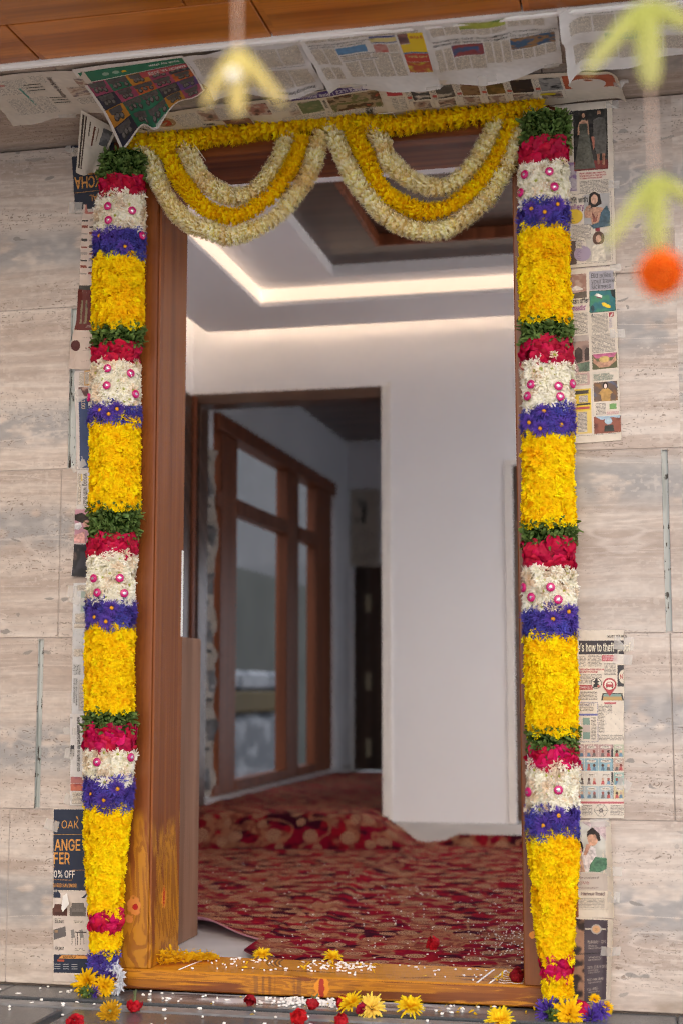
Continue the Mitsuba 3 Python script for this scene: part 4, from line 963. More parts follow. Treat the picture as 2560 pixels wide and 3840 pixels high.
g = np.random.default_rng(90)
def scatter(n, x0, x1, y0, y1, z, clump=None):
    x = g.uniform(x0, x1, n); y = g.uniform(y0, y1, n)
    if clump: x = g.normal(clump[0], clump[1], n).clip(x0, x1); y = g.normal(clump[2], clump[3], n).clip(y0, y1)
    return np.stack([x, y, np.full(n, z)], -1)
grains('puffed_rice', 'white puffed rice scattered over the dark porch floor', np.vstack([
    scatter(150, -0.18, 0.10, -0.125, -0.012, 0.003, (-0.02, 0.07, -0.055, 0.03)), scatter(45, -0.5, 0.5, -0.14, -0.012, 0.003),
    scatter(26, -0.85, -0.3, -0.45, -0.03, 0.0), scatter(18, -0.3, 0.55, -0.5, -0.15, -0.001), scatter(8, -0.95, -0.7, -0.12, -0.02, 0.003)]), 0.0056, 1)
grains('puffed_rice', 'white puffed rice scattered along the orange door sill', np.vstack([
    scatter(80, -0.09, 0.08, 0.03, 0.20, 0.0605, (-0.01, 0.05, 0.14, 0.05)), scatter(46, -0.4, 0.40, 0.015, 0.2, 0.0605), scatter(22, -0.42, -0.2, 0.08, 0.2, 0.0605), scatter(20, 0.0, 0.1, 0.1, 0.2, 0.0605)]), 0.0045, 2)
grains('puffed_rice', 'tiny white rice flecks scattered over the maroon carpet', np.vstack([
    scatter(260, -0.33, 0.52, 0.27, 1.9, 0.046), scatter(150, 0.28, 0.52, 0.4, 1.1, 0.047), scatter(60, -1.2, -0.4, 0.95, 2.6, 0.044)]), 0.0026, 3)
def loose(label, pos, seed, L=0.017, W=0.006, lying=True):
    g = np.random.default_rng(seed)
    k = thing('fallen_petals', label, 'petals', kind='stuff')
    n = len(pos)
    d = g.standard_normal((n, 3)); d[:, 2] = 0.25 * np.abs(d[:, 2])
    nn = np.tile([0, 0, 1.0], (n, 1)) + 0.3 * g.standard_normal((n, 3))
    V, F, C = petals(pos, d, nn, L * g.uniform(0.7, 1.2, n), W * g.uniform(0.8, 1.2, n), 0.15, np.array([0.78, 0.45, 0.004]), np.array([0.94, 0.66, 0.03]))
    put(k, trimesh.Trimesh(V, F, process=False), 'petal_mat', color=C)
hp = np.vstack([scatter(1100, -0.502, -0.37, 0.04, 0.2, 0.0), ])
hp[:, 2] = 0.060 + g.random(len(hp)) * 0.036 * np.clip(1 - (hp[:, 0] + 0.502) / 0.14, 0.1, 1)
hp = hp[np.abs(hp[:, 1] - (0.055 + (hp[:, 0] + 0.502) * 1.0)) < 0.045]
loose('heap of yellow petals in the left corner of the sill', hp, 3)
loose('few yellow petals strewn along the middle of the sill', np.vstack([scatter(16, -0.1, 0.12, 0.05, 0.2, 0.061), scatter(10, -0.35, 0.3, 0.02, 0.2, 0.061)]), 4)
loose('yellow petals beside the red rose in the right corner of the sill', scatter(26, 0.43, 0.50, 0.02, 0.1, 0.062), 5)
loose('loose yellow petals on the dark floor below the sill', np.vstack([scatter(14, 0.25, 0.56, -0.13, -0.015, 0.003), scatter(12, -0.5, 0.2, -0.35, -0.02, 0.003)]), 6)

# ------------------------------------------------------------------ newspapers
PAPER = np.array([0.60, 0.54, 0.455])
class Page:
    """A sheet of newsprint. corners: top left, top right, bottom right, bottom left of its outline in space; local metres s right, t down.
    turn: 0, 90 or 180 = how the printed matter is turned on the sheet."""
    def __init__(self, label, corners, lift, paper=PAPER, turn=0, tone=1.0, tear=0.002):
        self.k = thing('newspaper_page', label, 'newspaper')
        c = np.array(corners, float); self.c = c
        self.w = 0.5 * (np.linalg.norm(c[1] - c[0]) + np.linalg.norm(c[2] - c[3])); self.h = 0.5 * (np.linalg.norm(c[3] - c[0]) + np.linalg.norm(c[2] - c[1]))
        self.n = -unit(np.cross(c[1] - c[0], c[3] - c[0])[None])[0]
        self.lift = lift; self.turn = turn
        self.W, self.H = (self.h, self.w) if turn in (90, 270) else (self.w, self.h)
        nu, nv = max(6, int(self.w / 0.008)), max(6, int(self.h / 0.008))
        u, v = np.meshgrid(np.linspace(0, 1, nu), np.linspace(0, 1, nv), indexing='ij')
        s = u * self.w + tear * (meshkit.noise(np.stack([v * self.h * 60, u * 0, u * 0 + len(scene)], -1)) - 0.5) * (u * (u > 0.5) - (1 - u) * (u <= 0.5))
        P = self.at(s.ravel(), (v * self.h).ravel(), 0.0)
        part(self.k, 'sheet', trimesh.Trimesh(P, grid_faces(nu, nv), process=False), 'ink_mat', smooth=True, color=np.tile(np.array(paper) * tone, (len(P), 1)) * (1 + 0.03 * rng.standard_normal((len(P), 1))))
        self.ink = []; self.txt = []; self.pics = []; self.heads = []
    def at(self, s, t, h):
        u, v = (s / self.w)[:, None], (t / self.h)[:, None]
        c = self.c
        P = c[0] * (1 - u) * (1 - v) + c[1] * u * (1 - v) + c[2] * u * v + c[3] * (1 - u) * v
        return P + self.n * (self.lift(s, t, self.w, self.h)[:, None] + h)
    def loc(self, a, b):
        if self.turn == 180: return self.w - a, self.h - b
        if self.turn == 90: return self.w - b, a
        if self.turn == 270: return b, self.h - a
        return a, b
    def quad(self, a, b, w, h, layer=1):
        nu, nv = max(2, int(w / 0.012) + 2), max(2, int(h / 0.012) + 2)
        u, v = np.meshgrid(np.linspace(0, w, nu), np.linspace(0, h, nv), indexing='ij')
        s, t = self.loc(a + u.ravel(), b + v.ravel())
        return self.at(s, t, 0.00035 * layer), grid_faces(nu, nv), np.stack([a + u.ravel(), b + v.ravel()], -1)
    def rect(self, a, b, w, h, col, layer=1):
        V, F, _ = self.quad(a, b, w, h, layer); self.ink.append((V, F, np.array(col, float)))
    def frame(self, a, b, w, h, col, t=0.0008, layer=1):
        for r in ((a, b, w, t), (a, b + h - t, w, t), (a, b, t, h), (a + w - t, b, t, h)): self.rect(*r, col, layer)
    def text(self, a, b, w, h, layer=1):
        V, F, uv = self.quad(a, b, w, h, layer); self.txt.append((V, F, uv))
    def columns(self, a, b, w, h, n, gap=0.004):
        cw = (w - gap * (n - 1)) / n
        for i in range(n): self.text(a + i * (cw + gap), b, cw, h * (0.93 + 0.07 * ((i * 7) % 3) / 2))
    def poly(self, pts, col, layer=2, into=None):
        pts = np.array(pts, float)
        v, f = trimesh.creation.triangulate_polygon(sg.Polygon(pts), engine='earcut')
        col = np.array(col, float)
        if into is not None:
            v3, f = trimesh.remesh.subdivide_to_size(np.c_[v, np.zeros(len(v))], f, 0.0045, max_iter=8)
            v = v3[:, :2]
            q = np.c_[v * 260, np.full(len(v), len(self.pics) * 3.7)]
            q2 = np.c_[v * 75, np.full(len(v), len(self.pics) * 1.7)]
            col = col[None] * (0.45 + 0.75 * meshkit.noise(q, 5) + 0.55 * meshkit.noise(q2, 6))[:, None]
        s, t = self.loc(v[:, 0], v[:, 1])
        (self.ink if into is None else into).append((self.at(s, t, 0.00035 * layer), f, col))
    def oval(self, a, b, rx, ry, col, layer=2, n=22, into=None, a0=0, a1=2 * math.pi, rot=0.0):
        q = np.linspace(a0, a1, n)[:-1] if abs(a1 - a0 - 2 * math.pi) < 1e-6 else np.linspace(a0, a1, n)
        x, y = rx * np.cos(q), ry * np.sin(q)
        self.poly(np.stack([a + x * math.cos(rot) - y * math.sin(rot), b + x * math.sin(rot) + y * math.cos(rot)], -1), col, layer, into)
    def words(self, txt, a, b, cap, col=(0.03, 0.03, 0.03), squeeze=0.8, bold=True, layer=3, rot=0.0):
        """Lettering, its first baseline point at a, b."""
        m = meshkit.text_mesh(txt, cap, 0.0003, bold)
        v = np.array(m.vertices)
        x, y = v[:, 0] * squeeze, -v[:, 1]
        x, y = x * math.cos(rot) - y * math.sin(rot), x * math.sin(rot) + y * math.cos(rot)
        s, t = self.loc(a + x, b + y)
        self.heads.append((self.at(s, t, 0.00035 * layer + np.maximum(0, v[:, 2] * 0)[:, None]), np.array(m.faces), np.array(col, float)))
    def photo(self, a, b, w, h, pal, seed=0, scale=1.0, layer=2, figs=(), mask=None):
        """A printed picture: blotches of the palette's colours, with plain figures on it."""
        nu, nv = max(4, int(w / 0.0022)), max(4, int(h / 0.0022))
        u, v = np.meshgrid(np.linspace(0, w, nu), np.linspace(0, h, nv), indexing='ij')
        s, t = self.loc(a + u.ravel(), b + v.ravel())
        q = np.stack([u.ravel() * 55 * scale, v.ravel() * 55 * scale, np.full(u.size, seed * 7.3)], -1)
        f = meshkit.fbm(q, 3, seed) * 1.6 - 0.3
        pal = np.array(pal, float); x = np.clip(f, 0, 0.999) * (len(pal) - 1)
        i = x.astype(int); fr = (x - i)[:, None]; fr = np.clip((fr - 0.3) / 0.4, 0, 1)
        C = pal[i] * (1 - fr) + pal[np.minimum(i + 1, len(pal) - 1)] * fr
        C = C * (0.85 + 0.3 * meshkit.noise(q * 4.1, seed + 3))[:, None]
        pic = [(self.at(s, t, 0.00035 * layer), grid_faces(nu, nv), C)]
        for fg in figs:
            if fg[0] == 'oval': self.oval(*fg[1:6], layer=layer + 1 + (fg[6] if len(fg) > 6 else 0), into=pic)
            if fg[0] == 'poly': self.poly(fg[1], fg[2], layer + 1 + (fg[3] if len(fg) > 3 else 0), into=pic)
        self.pics.append(pic)
    def tape(self, a, b, w, h, rot=0.0):
        u, v = np.meshgrid(np.linspace(-w / 2, w / 2, 5), np.linspace(-h / 2, h / 2, 4), indexing='ij')
        x = a + u * math.cos(rot) - v * math.sin(rot); y = b + u * math.sin(rot) + v * math.cos(rot)
        s, t = x.ravel(), y.ravel()
        P = self.at(s, t, 0.0)
        base = self.at(s, t, 0.0) - self.n * self.lift(s, t, self.w, self.h)[:, None]
        lf = np.maximum(self.lift(np.clip(s, 0, self.w), np.clip(t, 0, self.h), self.w, self.h) + 0.0022, 0.0022)
        out = (s < 0) | (s > self.w) | (t < 0) | (t > self.h)
        lf = np.where(out, np.minimum(lf, 0.0032), lf)
        part(self.k, 'tape', trimesh.Trimesh(base + self.n * lf[:, None], grid_faces(5, 4), process=False), 'tape_mat')
    def done(self):
        for nm, lst, mat in (('print', self.ink, 'ink_mat'), ('headline', self.heads, 'ink_mat')):
            if lst:
                V, F, C = merge(lst); part(self.k, nm, trimesh.Trimesh(V, F, process=False), mat, color=C, kind='stuff')
        if self.txt:
            V = np.vstack([x[0] for x in self.txt]); uv = np.vstack([x[2] for x in self.txt]); o = 0; F = []
            for x in self.txt: F.append(x[1] + o); o += len(x[0])
            part(self.k, 'text_columns', trimesh.Trimesh(V, np.vstack(F), process=False), 'text_mat', uv=uv, kind='stuff')
        for pic in self.pics:
            V, F, C = merge(pic); part(self.k, 'picture', trimesh.Trimesh(V, F, process=False), 'ink_mat', color=C)

def nz(s, t, f, seed):
    return meshkit.noise(np.stack([s * f, t * f, np.full_like(s, seed)], -1)) - 0.5
def flat(seed, amp=0.003, base=0.0045, f=14):
    return lambda s, t, w, h: base + amp * nz(s, t, f, seed) * 2 * 0.9
def curl(seed, amp=0.003, base=0.005, right=0.0, left=0.0, bottom=0.0, top=0.0, reach=0.03, wave=0.0):
    def f(s, t, w, h):
        z = base + amp * 2.4 * nz(s, t, 13, seed) + amp * 0.7 * nz(s, t, 34, seed + 7)
        z = z + right * np.clip((s - w + reach) / reach, 0, 1.3) ** 2 * (1 + 0.8 * nz(t, t * 0, 9, seed + 1))
        z = z + left * np.clip((reach - s) / reach, 0, 1.3) ** 2 * (1 + 0.9 * nz(t, t * 0, 11, seed + 2))
        wv = 0.5 + 0.5 * np.sin(s * wave + seed) if wave else 1.0
        z = z + bottom * np.clip((t - h + 2.2 * reach) / (2.2 * reach), 0, 1.3) ** 1.6 * wv
        z = z + top * np.clip((reach - t) / reach, 0, 1.3) ** 2
        return np.maximum(z, 0.0022)
    return f
def WP(*c):   # corners on the wall plane, x and z
    return [(x, 0.0, z) for x, z in c]
def SP(*c):   # corners on the soffit plane, x and y
    return [(x, y, 2.4298) for x, y in c]
INK, RED, NAVY, GOLD = (0.03, 0.03, 0.03), (0.42, 0.03, 0.05), (0.022, 0.03, 0.055), (0.55, 0.26, 0.07)
SKIN, HAIR = (0.42, 0.24, 0.16), (0.025, 0.018, 0.016)
MIXED = [(0.08, 0.06, 0.05), (0.25, 0.16, 0.12), (0.42, 0.33, 0.26), (0.18, 0.14, 0.13), (0.5, 0.44, 0.38)]
MONO = [(0.03, 0.03, 0.035), (0.2, 0.19, 0.19), (0.1, 0.1, 0.1), (0.45, 0.44, 0.43)]

# --- right of the door
p = Page('fashion page with two models in dark printed clothes beside the right garland', WP((0.622, 2.4255), (0.793, 2.4255), (0.792, 1.962), (0.622, 1.958)), curl(1, right=0.002))
W_ = p.w
p.words('ts to be a', 0.006, 0.036, 0.0195, squeeze=0.62); p.words('summer\u2019', 0.0, 0.066, 0.0195, (0.10, 0.10, 0.11), squeeze=0.62)
p.words('by NIFT: New', 0.014, 0.084, 0.0065, squeeze=0.75)
p.photo(0.064, 0.022, 0.092, 0.172, [(0.012, 0.012, 0.012), (0.02, 0.02, 0.018), (0.05, 0.045, 0.04), (0.012, 0.01, 0.012)], 3, 1.2, figs=(
    ('poly', [(0.064, 0.168), (0.156, 0.168), (0.156, 0.194), (0.064, 0.194)], (0.17, 0.035, 0.03)),
    ('poly', [(0.080, 0.052), (0.088, 0.046), (0.098, 0.046), (0.103, 0.056), (0.106, 0.090), (0.112, 0.14), (0.122, 0.19), (0.064, 0.19), (0.072, 0.14), (0.080, 0.09)], (0.10, 0.10, 0.08), 1),
    ('poly', [(0.076, 0.070), (0.082, 0.050), (0.104, 0.050), (0.107, 0.092), (0.103, 0.092), (0.100, 0.062), (0.084, 0.060), (0.080, 0.092), (0.075, 0.092)], SKIN, 2),
    ('poly', [(0.080, 0.062), (0.102, 0.060), (0.103, 0.080), (0.080, 0.080)], (0.06, 0.065, 0.05), 3),
    ('oval', 0.092, 0.036, 0.0075, 0.013, HAIR, 1), ('poly', [(0.082, 0.035), (0.092, 0.026), (0.101, 0.038), (0.103, 0.055), (0.098, 0.052), (0.096, 0.04), (0.088, 0.04), (0.085, 0.054), (0.079, 0.055)], HAIR, 3),
    ('oval', 0.092, 0.037, 0.0045, 0.0068, SKIN, 4),
    ('poly', [(0.118, 0.052), (0.134, 0.044), (0.150, 0.050), (0.154, 0.11), (0.150, 0.150), (0.124, 0.150), (0.118, 0.10)], (0.095, 0.09, 0.08), 1),
    ('oval', 0.134, 0.032, 0.0055, 0.0085, (0.3, 0.17, 0.11), 2), ('poly', [(0.1285, 0.031), (0.129, 0.024), (0.139, 0.024), (0.1395, 0.031), (0.137, 0.027), (0.131, 0.027)], HAIR, 3), ('oval', 0.134, 0.039, 0.004, 0.0028, HAIR, 3),
    ('poly', [(0.126, 0.150), (0.134, 0.150), (0.133, 0.180), (0.128, 0.180)], (0.3, 0.14, 0.09), 2), ('poly', [(0.140, 0.150), (0.149, 0.150), (0.147, 0.182), (0.141, 0.182)], (0.3, 0.14, 0.09), 2),
    ('poly', [(0.112, 0.100), (0.121, 0.098), (0.121, 0.126), (0.117, 0.140)], (0.34, 0.13, 0.09), 1)))
p.photo(0.030, 0.098, 0.03, 0.05, [(0.30, 0.27, 0.13), (0.36, 0.32, 0.17)], 2, 0.4, layer=1)
p.photo(0.034, 0.168, 0.036, 0.082, [(0.16, 0.13, 0.22), (0.42, 0.38, 0.42), (0.20, 0.13, 0.26), (0.10, 0.1, 0.2)], 5, 1.3)
p.words('FROM CARGOS AND GANJIS TO', 0.078, 0.2045, 0.0042, RED, 0.78); p.words('GOWNS AND SUITS \u2013 REINVENTION', 0.078, 0.2115, 0.0042, RED, 0.70); p.words('OF CAMO OVER THE YEARS', 0.078, 0.2185, 0.0042, RED, 0.78)
p.text(0.078, 0.222, 0.078, 0.036)
p.frame(0.030, 0.259, 0.132, 0.198, (0.08, 0.07, 0.07), 0.0007)
p.words('outfit with', 0.036, 0.284, 0.0165, squeeze=0.60); p.words('ewellery', 0.034, 0.304, 0.0165, (0.20, 0.06, 0.19), squeeze=0.60)
p.photo(0.088, 0.262, 0.070, 0.094, [(0.32, 0.31, 0.3), (0.38, 0.37, 0.36), (0.34, 0.32, 0.31)], 8, 0.5, layer=1, figs=(
    ('poly', [(0.100, 0.30), (0.104, 0.262), (0.118, 0.256), (0.132, 0.266), (0.137, 0.292), (0.128, 0.296), (0.108, 0.308)], HAIR, 1),
    ('poly', [(0.090, 0.312), (0.112, 0.300), (0.134, 0.302), (0.150, 0.312), (0.154, 0.352), (0.110, 0.352), (0.106, 0.33), (0.090, 0.328)], SKIN, 2),
    ('oval', 0.117, 0.279, 0.0095, 0.0145, (0.47, 0.29, 0.21), 4),
    ('poly', [(0.128, 0.344), (0.134, 0.318), (0.150, 0.298), (0.158, 0.318), (0.158, 0.356), (0.112, 0.360), (0.106, 0.350)], (0.055, 0.10, 0.13), 5),
    ('poly', [(0.110, 0.312), (0.120, 0.332), (0.126, 0.318), (0.122, 0.342), (0.112, 0.342)], (0.2, 0.07, 0.05), 4),
    ('poly', [(0.088, 0.316), (0.095, 0.298), (0.106, 0.292), (0.108, 0.300), (0.098, 0.306), (0.094, 0.324)], SKIN, 3)))
p.oval(0.062, 0.322, 0.023, 0.0205, (0.62, 0.42, 0.03), 3)
for i in range(5): p.words('wwwwww'[: 3 + (i % 3)], 0.050, 0.312 + i * 0.006, 0.0028, INK, 1.0, layer=4)
p.text(0.056, 0.346, 0.05, 0.044); p.text(0.036, 0.376, 0.066, 0.018); p.words('Y', 0.044, 0.356, 0.009)
p.photo(0.118, 0.356, 0.012, 0.012, [(0.3, 0.05, 0.06), (0.2, 0.03, 0.04)], 2)
p.photo(0.036, 0.390, 0.03, 0.066, [(0.04, 0.035, 0.04), (0.1, 0.07, 0.06), (0.02, 0.02, 0.03)], 6, 0.7, figs=(('oval', 0.046, 0.402, 0.006, 0.010, SKIN), ('poly', [(0.044, 0.412), (0.052, 0.412), (0.05, 0.44), (0.046, 0.44)], SKIN)))
p.photo(0.092, 0.374, 0.066, 0.08, [(0.40, 0.36, 0.32), (0.45, 0.42, 0.36), (0.3, 0.24, 0.2)], 9, 0.5, layer=1, figs=(
    ('oval', 0.126, 0.388, 0.016, 0.020, (0.09, 0.05, 0.035), 0), ('oval', 0.126, 0.389, 0.0075, 0.011, (0.45, 0.28, 0.2), 1), ('poly', [(0.110, 0.406), (0.140, 0.404), (0.146, 0.452), (0.106, 0.452)], (0.5, 0.46, 0.38), 1)))
p.oval(0.082, 0.428, 0.023, 0.022, (0.33, 0.27, 0.36), 3)
for i in range(7): p.words('mmmmmmm'[: 4 + (i % 3)], 0.066, 0.416 + i * 0.0052, 0.0022, (0.15, 0.1, 0.2), 0.9, layer=4)
p.rect(0.064, 0.392, 0.018, 0.022, (0.38, 0.35, 0.36), 2); p.text(0.066, 0.394, 0.014, 0.018, 3)
p.tape(p.w, 0.012, 0.034, 0.024, 0.05); p.tape(p.w, 0.24, 0.03, 0.022, 0.12)
p.done()

p = Page('travel page with a picture of toy boats on green beside the right garland', WP((0.626, 1.953), (0.791, 1.958), (0.796, 1.4795), (0.626, 1.473)), curl(2, right=0.0015))
x0 = 0.096
p.rect(x0, 0.010, 0.066, 0.054, (0.33, 0.32, 0.36)); p.words('Bid adieu to', x0 + 0.005, 0.0285, 0.0135, squeeze=0.68, bold=False); p.words('your travel', x0 + 0.005, 0.0445, 0.0135, squeeze=0.70, bold=False); p.words('sickness', x0 + 0.005, 0.060, 0.0135, squeeze=0.70, bold=False)
a, b = x0, 0.066
p.photo(a, b, 0.068, 0.058, [(0.03, 0.17, 0.09), (0.05, 0.22, 0.13), (0.03, 0.15, 0.17), (0.06, 0.24, 0.11)], 4, 0.9, figs=(
    ('poly', [(a + 0.012, b + 0.012), (a + 0.02, b + 0.006), (a + 0.034, b + 0.013), (a + 0.033, b + 0.019), (a + 0.018, b + 0.015)], (0.6, 0.6, 0.55)),
    ('poly', [(a + 0.016, b + 0.016), (a + 0.033, b + 0.0192), (a + 0.032, b + 0.022), (a + 0.022, b + 0.020)], (0.15, 0.05, 0.06)),
    ('poly', [(a + 0.031, b + 0.034), (a + 0.038, b + 0.032), (a + 0.055, b + 0.043), (a + 0.056, b + 0.049), (a + 0.050, b + 0.050), (a + 0.034, b + 0.042)], (0.62, 0.45, 0.03)),
    ('poly', [(a + 0.056, b), (a + 0.068, b), (a + 0.068, b + 0.024), (a + 0.060, b + 0.016)], (0.02, 0.03, 0.03)), ('oval', a + 0.007, b + 0.048, 0.005, 0.009, (0.02, 0.05, 0.06))))
p.frame(a - 0.001, b - 0.001, 0.070, 0.060, (0.04, 0.08, 0.07), 0.0012, 4)
p.words('A', x0 + 0.002, 0.136, 0.008); p.text(x0 + 0.003, 0.130, 0.044, 0.052); p.rect(x0 + 0.05, 0.128, 0.013, 0.0125, (0.33, 0.05, 0.06), 2)
p.poly([(x0 + 0.052, 0.139), (x0 + 0.060, 0.130), (x0 + 0.062, 0.130), (x0 + 0.058, 0.138), (x0 + 0.061, 0.1385), (x0 + 0.056, 0.1395)], (0.6, 0.55, 0.5), 3)
for i in range(6): p.words('nnnnn', x0 + 0.050, 0.1475 + i * 0.0045, 0.0022, (0.1, 0.08, 0.3), 0.85)
p.text(x0 + 0.002, 0.185, 0.062, 0.052)
p.photo(x0 + 0.002, 0.240, 0.066, 0.042, [(0.10, 0.10, 0.05), (0.16, 0.14, 0.07)], 5, 0.6, figs=(
    ('poly', [(x0 + 0.002, 0.240), (x0 + 0.068, 0.240), (x0 + 0.060, 0.252), (x0 + 0.012, 0.252)], (0.40, 0.11, 0.20)),
    ('poly', [(x0 + 0.006, 0.248), (x0 + 0.016, 0.262), (x0 + 0.034, 0.258), (x0 + 0.054, 0.262), (x0 + 0.064, 0.246), (x0 + 0.066, 0.262), (x0 + 0.046, 0.278), (x0 + 0.02, 0.278), (x0 + 0.004, 0.262)], SKIN),
    ('oval', x0 + 0.034, 0.256, 0.014, 0.009, (0.45, 0.32, 0.12), 1)))
p.frame(x0, 0.290, 0.070, 0.118, (0.45, 0.46, 0.42), 0.0008)
p.words('GIANT FRENCH', x0 + 0.004, 0.300, 0.0055, (0.11, 0.18, 0.14), 0.75); p.words('SCULPTURES WITH', x0 + 0.004, 0.3065, 0.0055, (0.11, 0.18, 0.14), 0.72); p.words('A DASH OF LEMON', x0 + 0.004, 0.313, 0.0055, (0.11, 0.18, 0.14), 0.72)
a, b = x0 + 0.004, 0.318
p.photo(a, b, 0.062, 0.052, [(0.09, 0.13, 0.22), (0.13, 0.09, 0.07), (0.25, 0.13, 0.05), (0.05, 0.04, 0.04)], 6, 0.6, figs=(
    ('poly', [(a + 0.012, b + 0.03), (a + 0.024, b + 0.018), (a + 0.038, b + 0.018), (a + 0.050, b + 0.03), (a + 0.044, b + 0.034), (a + 0.042, b + 0.052), (a + 0.02, b + 0.052), (a + 0.018, b + 0.034)], (0.40, 0.24, 0.08)),
    ('oval', a + 0.031, b + 0.010, 0.007, 0.009, HAIR, 1), ('oval', a + 0.031, b + 0.012, 0.004, 0.006, (0.6, 0.5, 0.45), 2)))
p.text(x0 + 0.008, 0.374, 0.026, 0.032)
p.photo(x0 + 0.044, 0.378, 0.018, 0.015, [(0.1, 0.25, 0.07), (0.15, 0.3, 0.1), (0.12, 0.3, 0.45)], 3, 1.0)
p.rect(x0 + 0.036, 0.399, 0.031, 0.008, (0.48, 0.30, 0.28), 2); p.words('GALLERY', x0 + 0.038, 0.4055, 0.0052, (0.62, 0.55, 0.5), 0.85, layer=4)
a, b = x0 + 0.002, 0.411
p.photo(a, b, 0.070, 0.046, [(0.20, 0.06, 0.04), (0.26, 0.09, 0.06), (0.14, 0.05, 0.04)], 7, 0.8, figs=(('poly', [(a + 0.004, b), (a + 0.07, b), (a + 0.066, b + 0.008), (a + 0.05, b + 0.004), (a + 0.02, b + 0.010)], (0.28, 0.37, 0.45)), ('oval', a + 0.038, b + 0.014, 0.010, 0.009, (0.30, 0.40, 0.46), 1), ('poly', [(a + 0.028, b + 0.026), (a + 0.05, b + 0.024), (a + 0.052, b + 0.042), (a + 0.026, b + 0.042)], (0.03, 0.035, 0.03), 1)))
c0 = 0.052
p.photo(c0 - 0.01, 0.014, 0.046, 0.068, [(0.24, 0.13, 0.10), (0.42, 0.30, 0.25), (0.3, 0.17, 0.13), (0.5, 0.42, 0.38)], 8, 0.9, figs=(('poly', [(c0 - 0.01, 0.056), (c0 + 0.008, 0.046), (c0 + 0.026, 0.056), (c0 + 0.026, 0.060), (c0 - 0.01, 0.060)], (0.6, 0.55, 0.5)), ('poly', [(c0 - 0.01, 0.068), (c0 + 0.036, 0.064), (c0 + 0.036, 0.082), (c0 - 0.01, 0.082)], (0.1, 0.08, 0.06))))
p.words('man offer', 0.044, 0.096, 0.0135, squeeze=0.58); p.words('shaadis\u2019', 0.044, 0.115, 0.0135, (0.26, 0.07, 0.22), squeeze=0.58)
p.text(0.048, 0.122, 0.040, 0.058)
p.photo(0.048, 0.184, 0.042, 0.020, [(0.42, 0.36, 0.32), (0.46, 0.4, 0.36)], 1, 0.3, layer=1)
p.photo(0.046, 0.200, 0.044, 0.086, [(0.22, 0.15, 0.13), (0.35, 0.24, 0.2), (0.16, 0.12, 0.11)], 9, 0.5, figs=(('poly', [(0.052, 0.262), (0.052, 0.224), (0.062, 0.216), (0.072, 0.224), (0.072, 0.256)], (0.05, 0.035, 0.03)), ('poly', [(0.078, 0.256), (0.078, 0.226), (0.084, 0.218), (0.090, 0.222), (0.090, 0.254)], (0.05, 0.035, 0.03)), ('poly', [(0.056, 0.262), (0.09, 0.258), (0.09, 0.284), (0.062, 0.284)], (0.10, 0.14, 0.10)), ('poly', [(0.046, 0.25), (0.054, 0.25), (0.066, 0.284), (0.046, 0.284)], (0.33, 0.22, 0.22))))
p.rect(0.046, 0.288, 0.044, 0.034, (0.46, 0.32, 0.29)); p.text(0.050, 0.292, 0.034, 0.026, 2)
p.rect(0.046, 0.332, 0.046, 0.060, (0.64, 0.46, 0.05)); p.rect(0.046, 0.336, 0.040, 0.010, (0.06, 0.05, 0.04), 2); p.rect(0.046, 0.372, 0.044, 0.005, (0.06, 0.05, 0.04), 2); p.text(0.060, 0.350, 0.024, 0.02, 2)
p.rect(0.046, 0.382, 0.042, 0.006, (0.42, 0.08, 0.10), 3); p.rect(0.046, 0.392, 0.046, 0.062, (0.66, 0.50, 0.16)); p.text(0.056, 0.396, 0.024, 0.054, 2)
p.rect(0.03, 0.459, 0.134, 0.0008, (0.1, 0.1, 0.1))
p.tape(p.w, 0.188, 0.04, 0.024, 0.02); p.tape(p.w, 0.004, 0.03, 0.02, 0.1)
p.done()

p = Page('page headed by a black theft proofing banner above comic strips, right of the door', WP((0.632, 0.9748), (0.791, 0.9742), (0.780, 0.4885), (0.632, 0.4865)), curl(3, right=0.001))
q = 0.04
p.rect(q, 0.0275, p.w - q, 0.036, (0.045, 0.04, 0.045)); p.words('e\u2019s how to theft-proof', q - 0.004, 0.0555, 0.0215, (0.62, 0.58, 0.47), 0.43)
p.words('MUST SEE MUS', p.w - 0.041, 0.0195, 0.006, squeeze=0.78)
p.text(q, 0.068, 0.018, 0.027); p.text(q + 0.022, 0.066, 0.036, 0.029)
p.rect(p.w - 0.055, 0.066, 0.038, 0.0155, (0.42, 0.09, 0.11), 2); p.words('A GPS TRACKER', p.w - 0.052, 0.0725, 0.0042, (0.6, 0.5, 0.48), 0.78, layer=4); p.words('FOR YOUR CAR', p.w - 0.052, 0.079, 0.0042, (0.6, 0.5, 0.48), 0.82, layer=4)
p.text(p.w - 0.05, 0.086, 0.030, 0.033); p.words('CARS NOW COME WITH AN', q, 0.1055, 0.0044, RED, 0.78); p.words('SECURITY SYSTEM', q, 0.112, 0.0044, RED, 0.82); p.text(q - 0.002, 0.115, 0.06, 0.011); p.text(q - 0.002, 0.126, 0.036, 0.013)
p.oval(p.w - 0.070, 0.1395, 0.0142, 0.0142, (0.07, 0.06, 0.06), 2); p.oval(p.w - 0.070, 0.1395, 0.0125, 0.0125, (0.60, 0.54, 0.46), 3)
p.poly([(p.w - 0.078, 0.150), (p.w - 0.077, 0.142), (p.w - 0.073, 0.139), (p.w - 0.080, 0.1345), (p.w - 0.074, 0.133), (p.w - 0.072, 0.1275), (p.w - 0.068, 0.1275), (p.w - 0.066, 0.133), (p.w - 0.061, 0.1345), (p.w - 0.067, 0.138), (p.w - 0.063, 0.143), (p.w - 0.062, 0.150)], (0.03, 0.03, 0.03), 4)
p.oval(p.w - 0.064, 0.147, 0.004, 0.003, (0.42, 0.15, 0.12), 5)
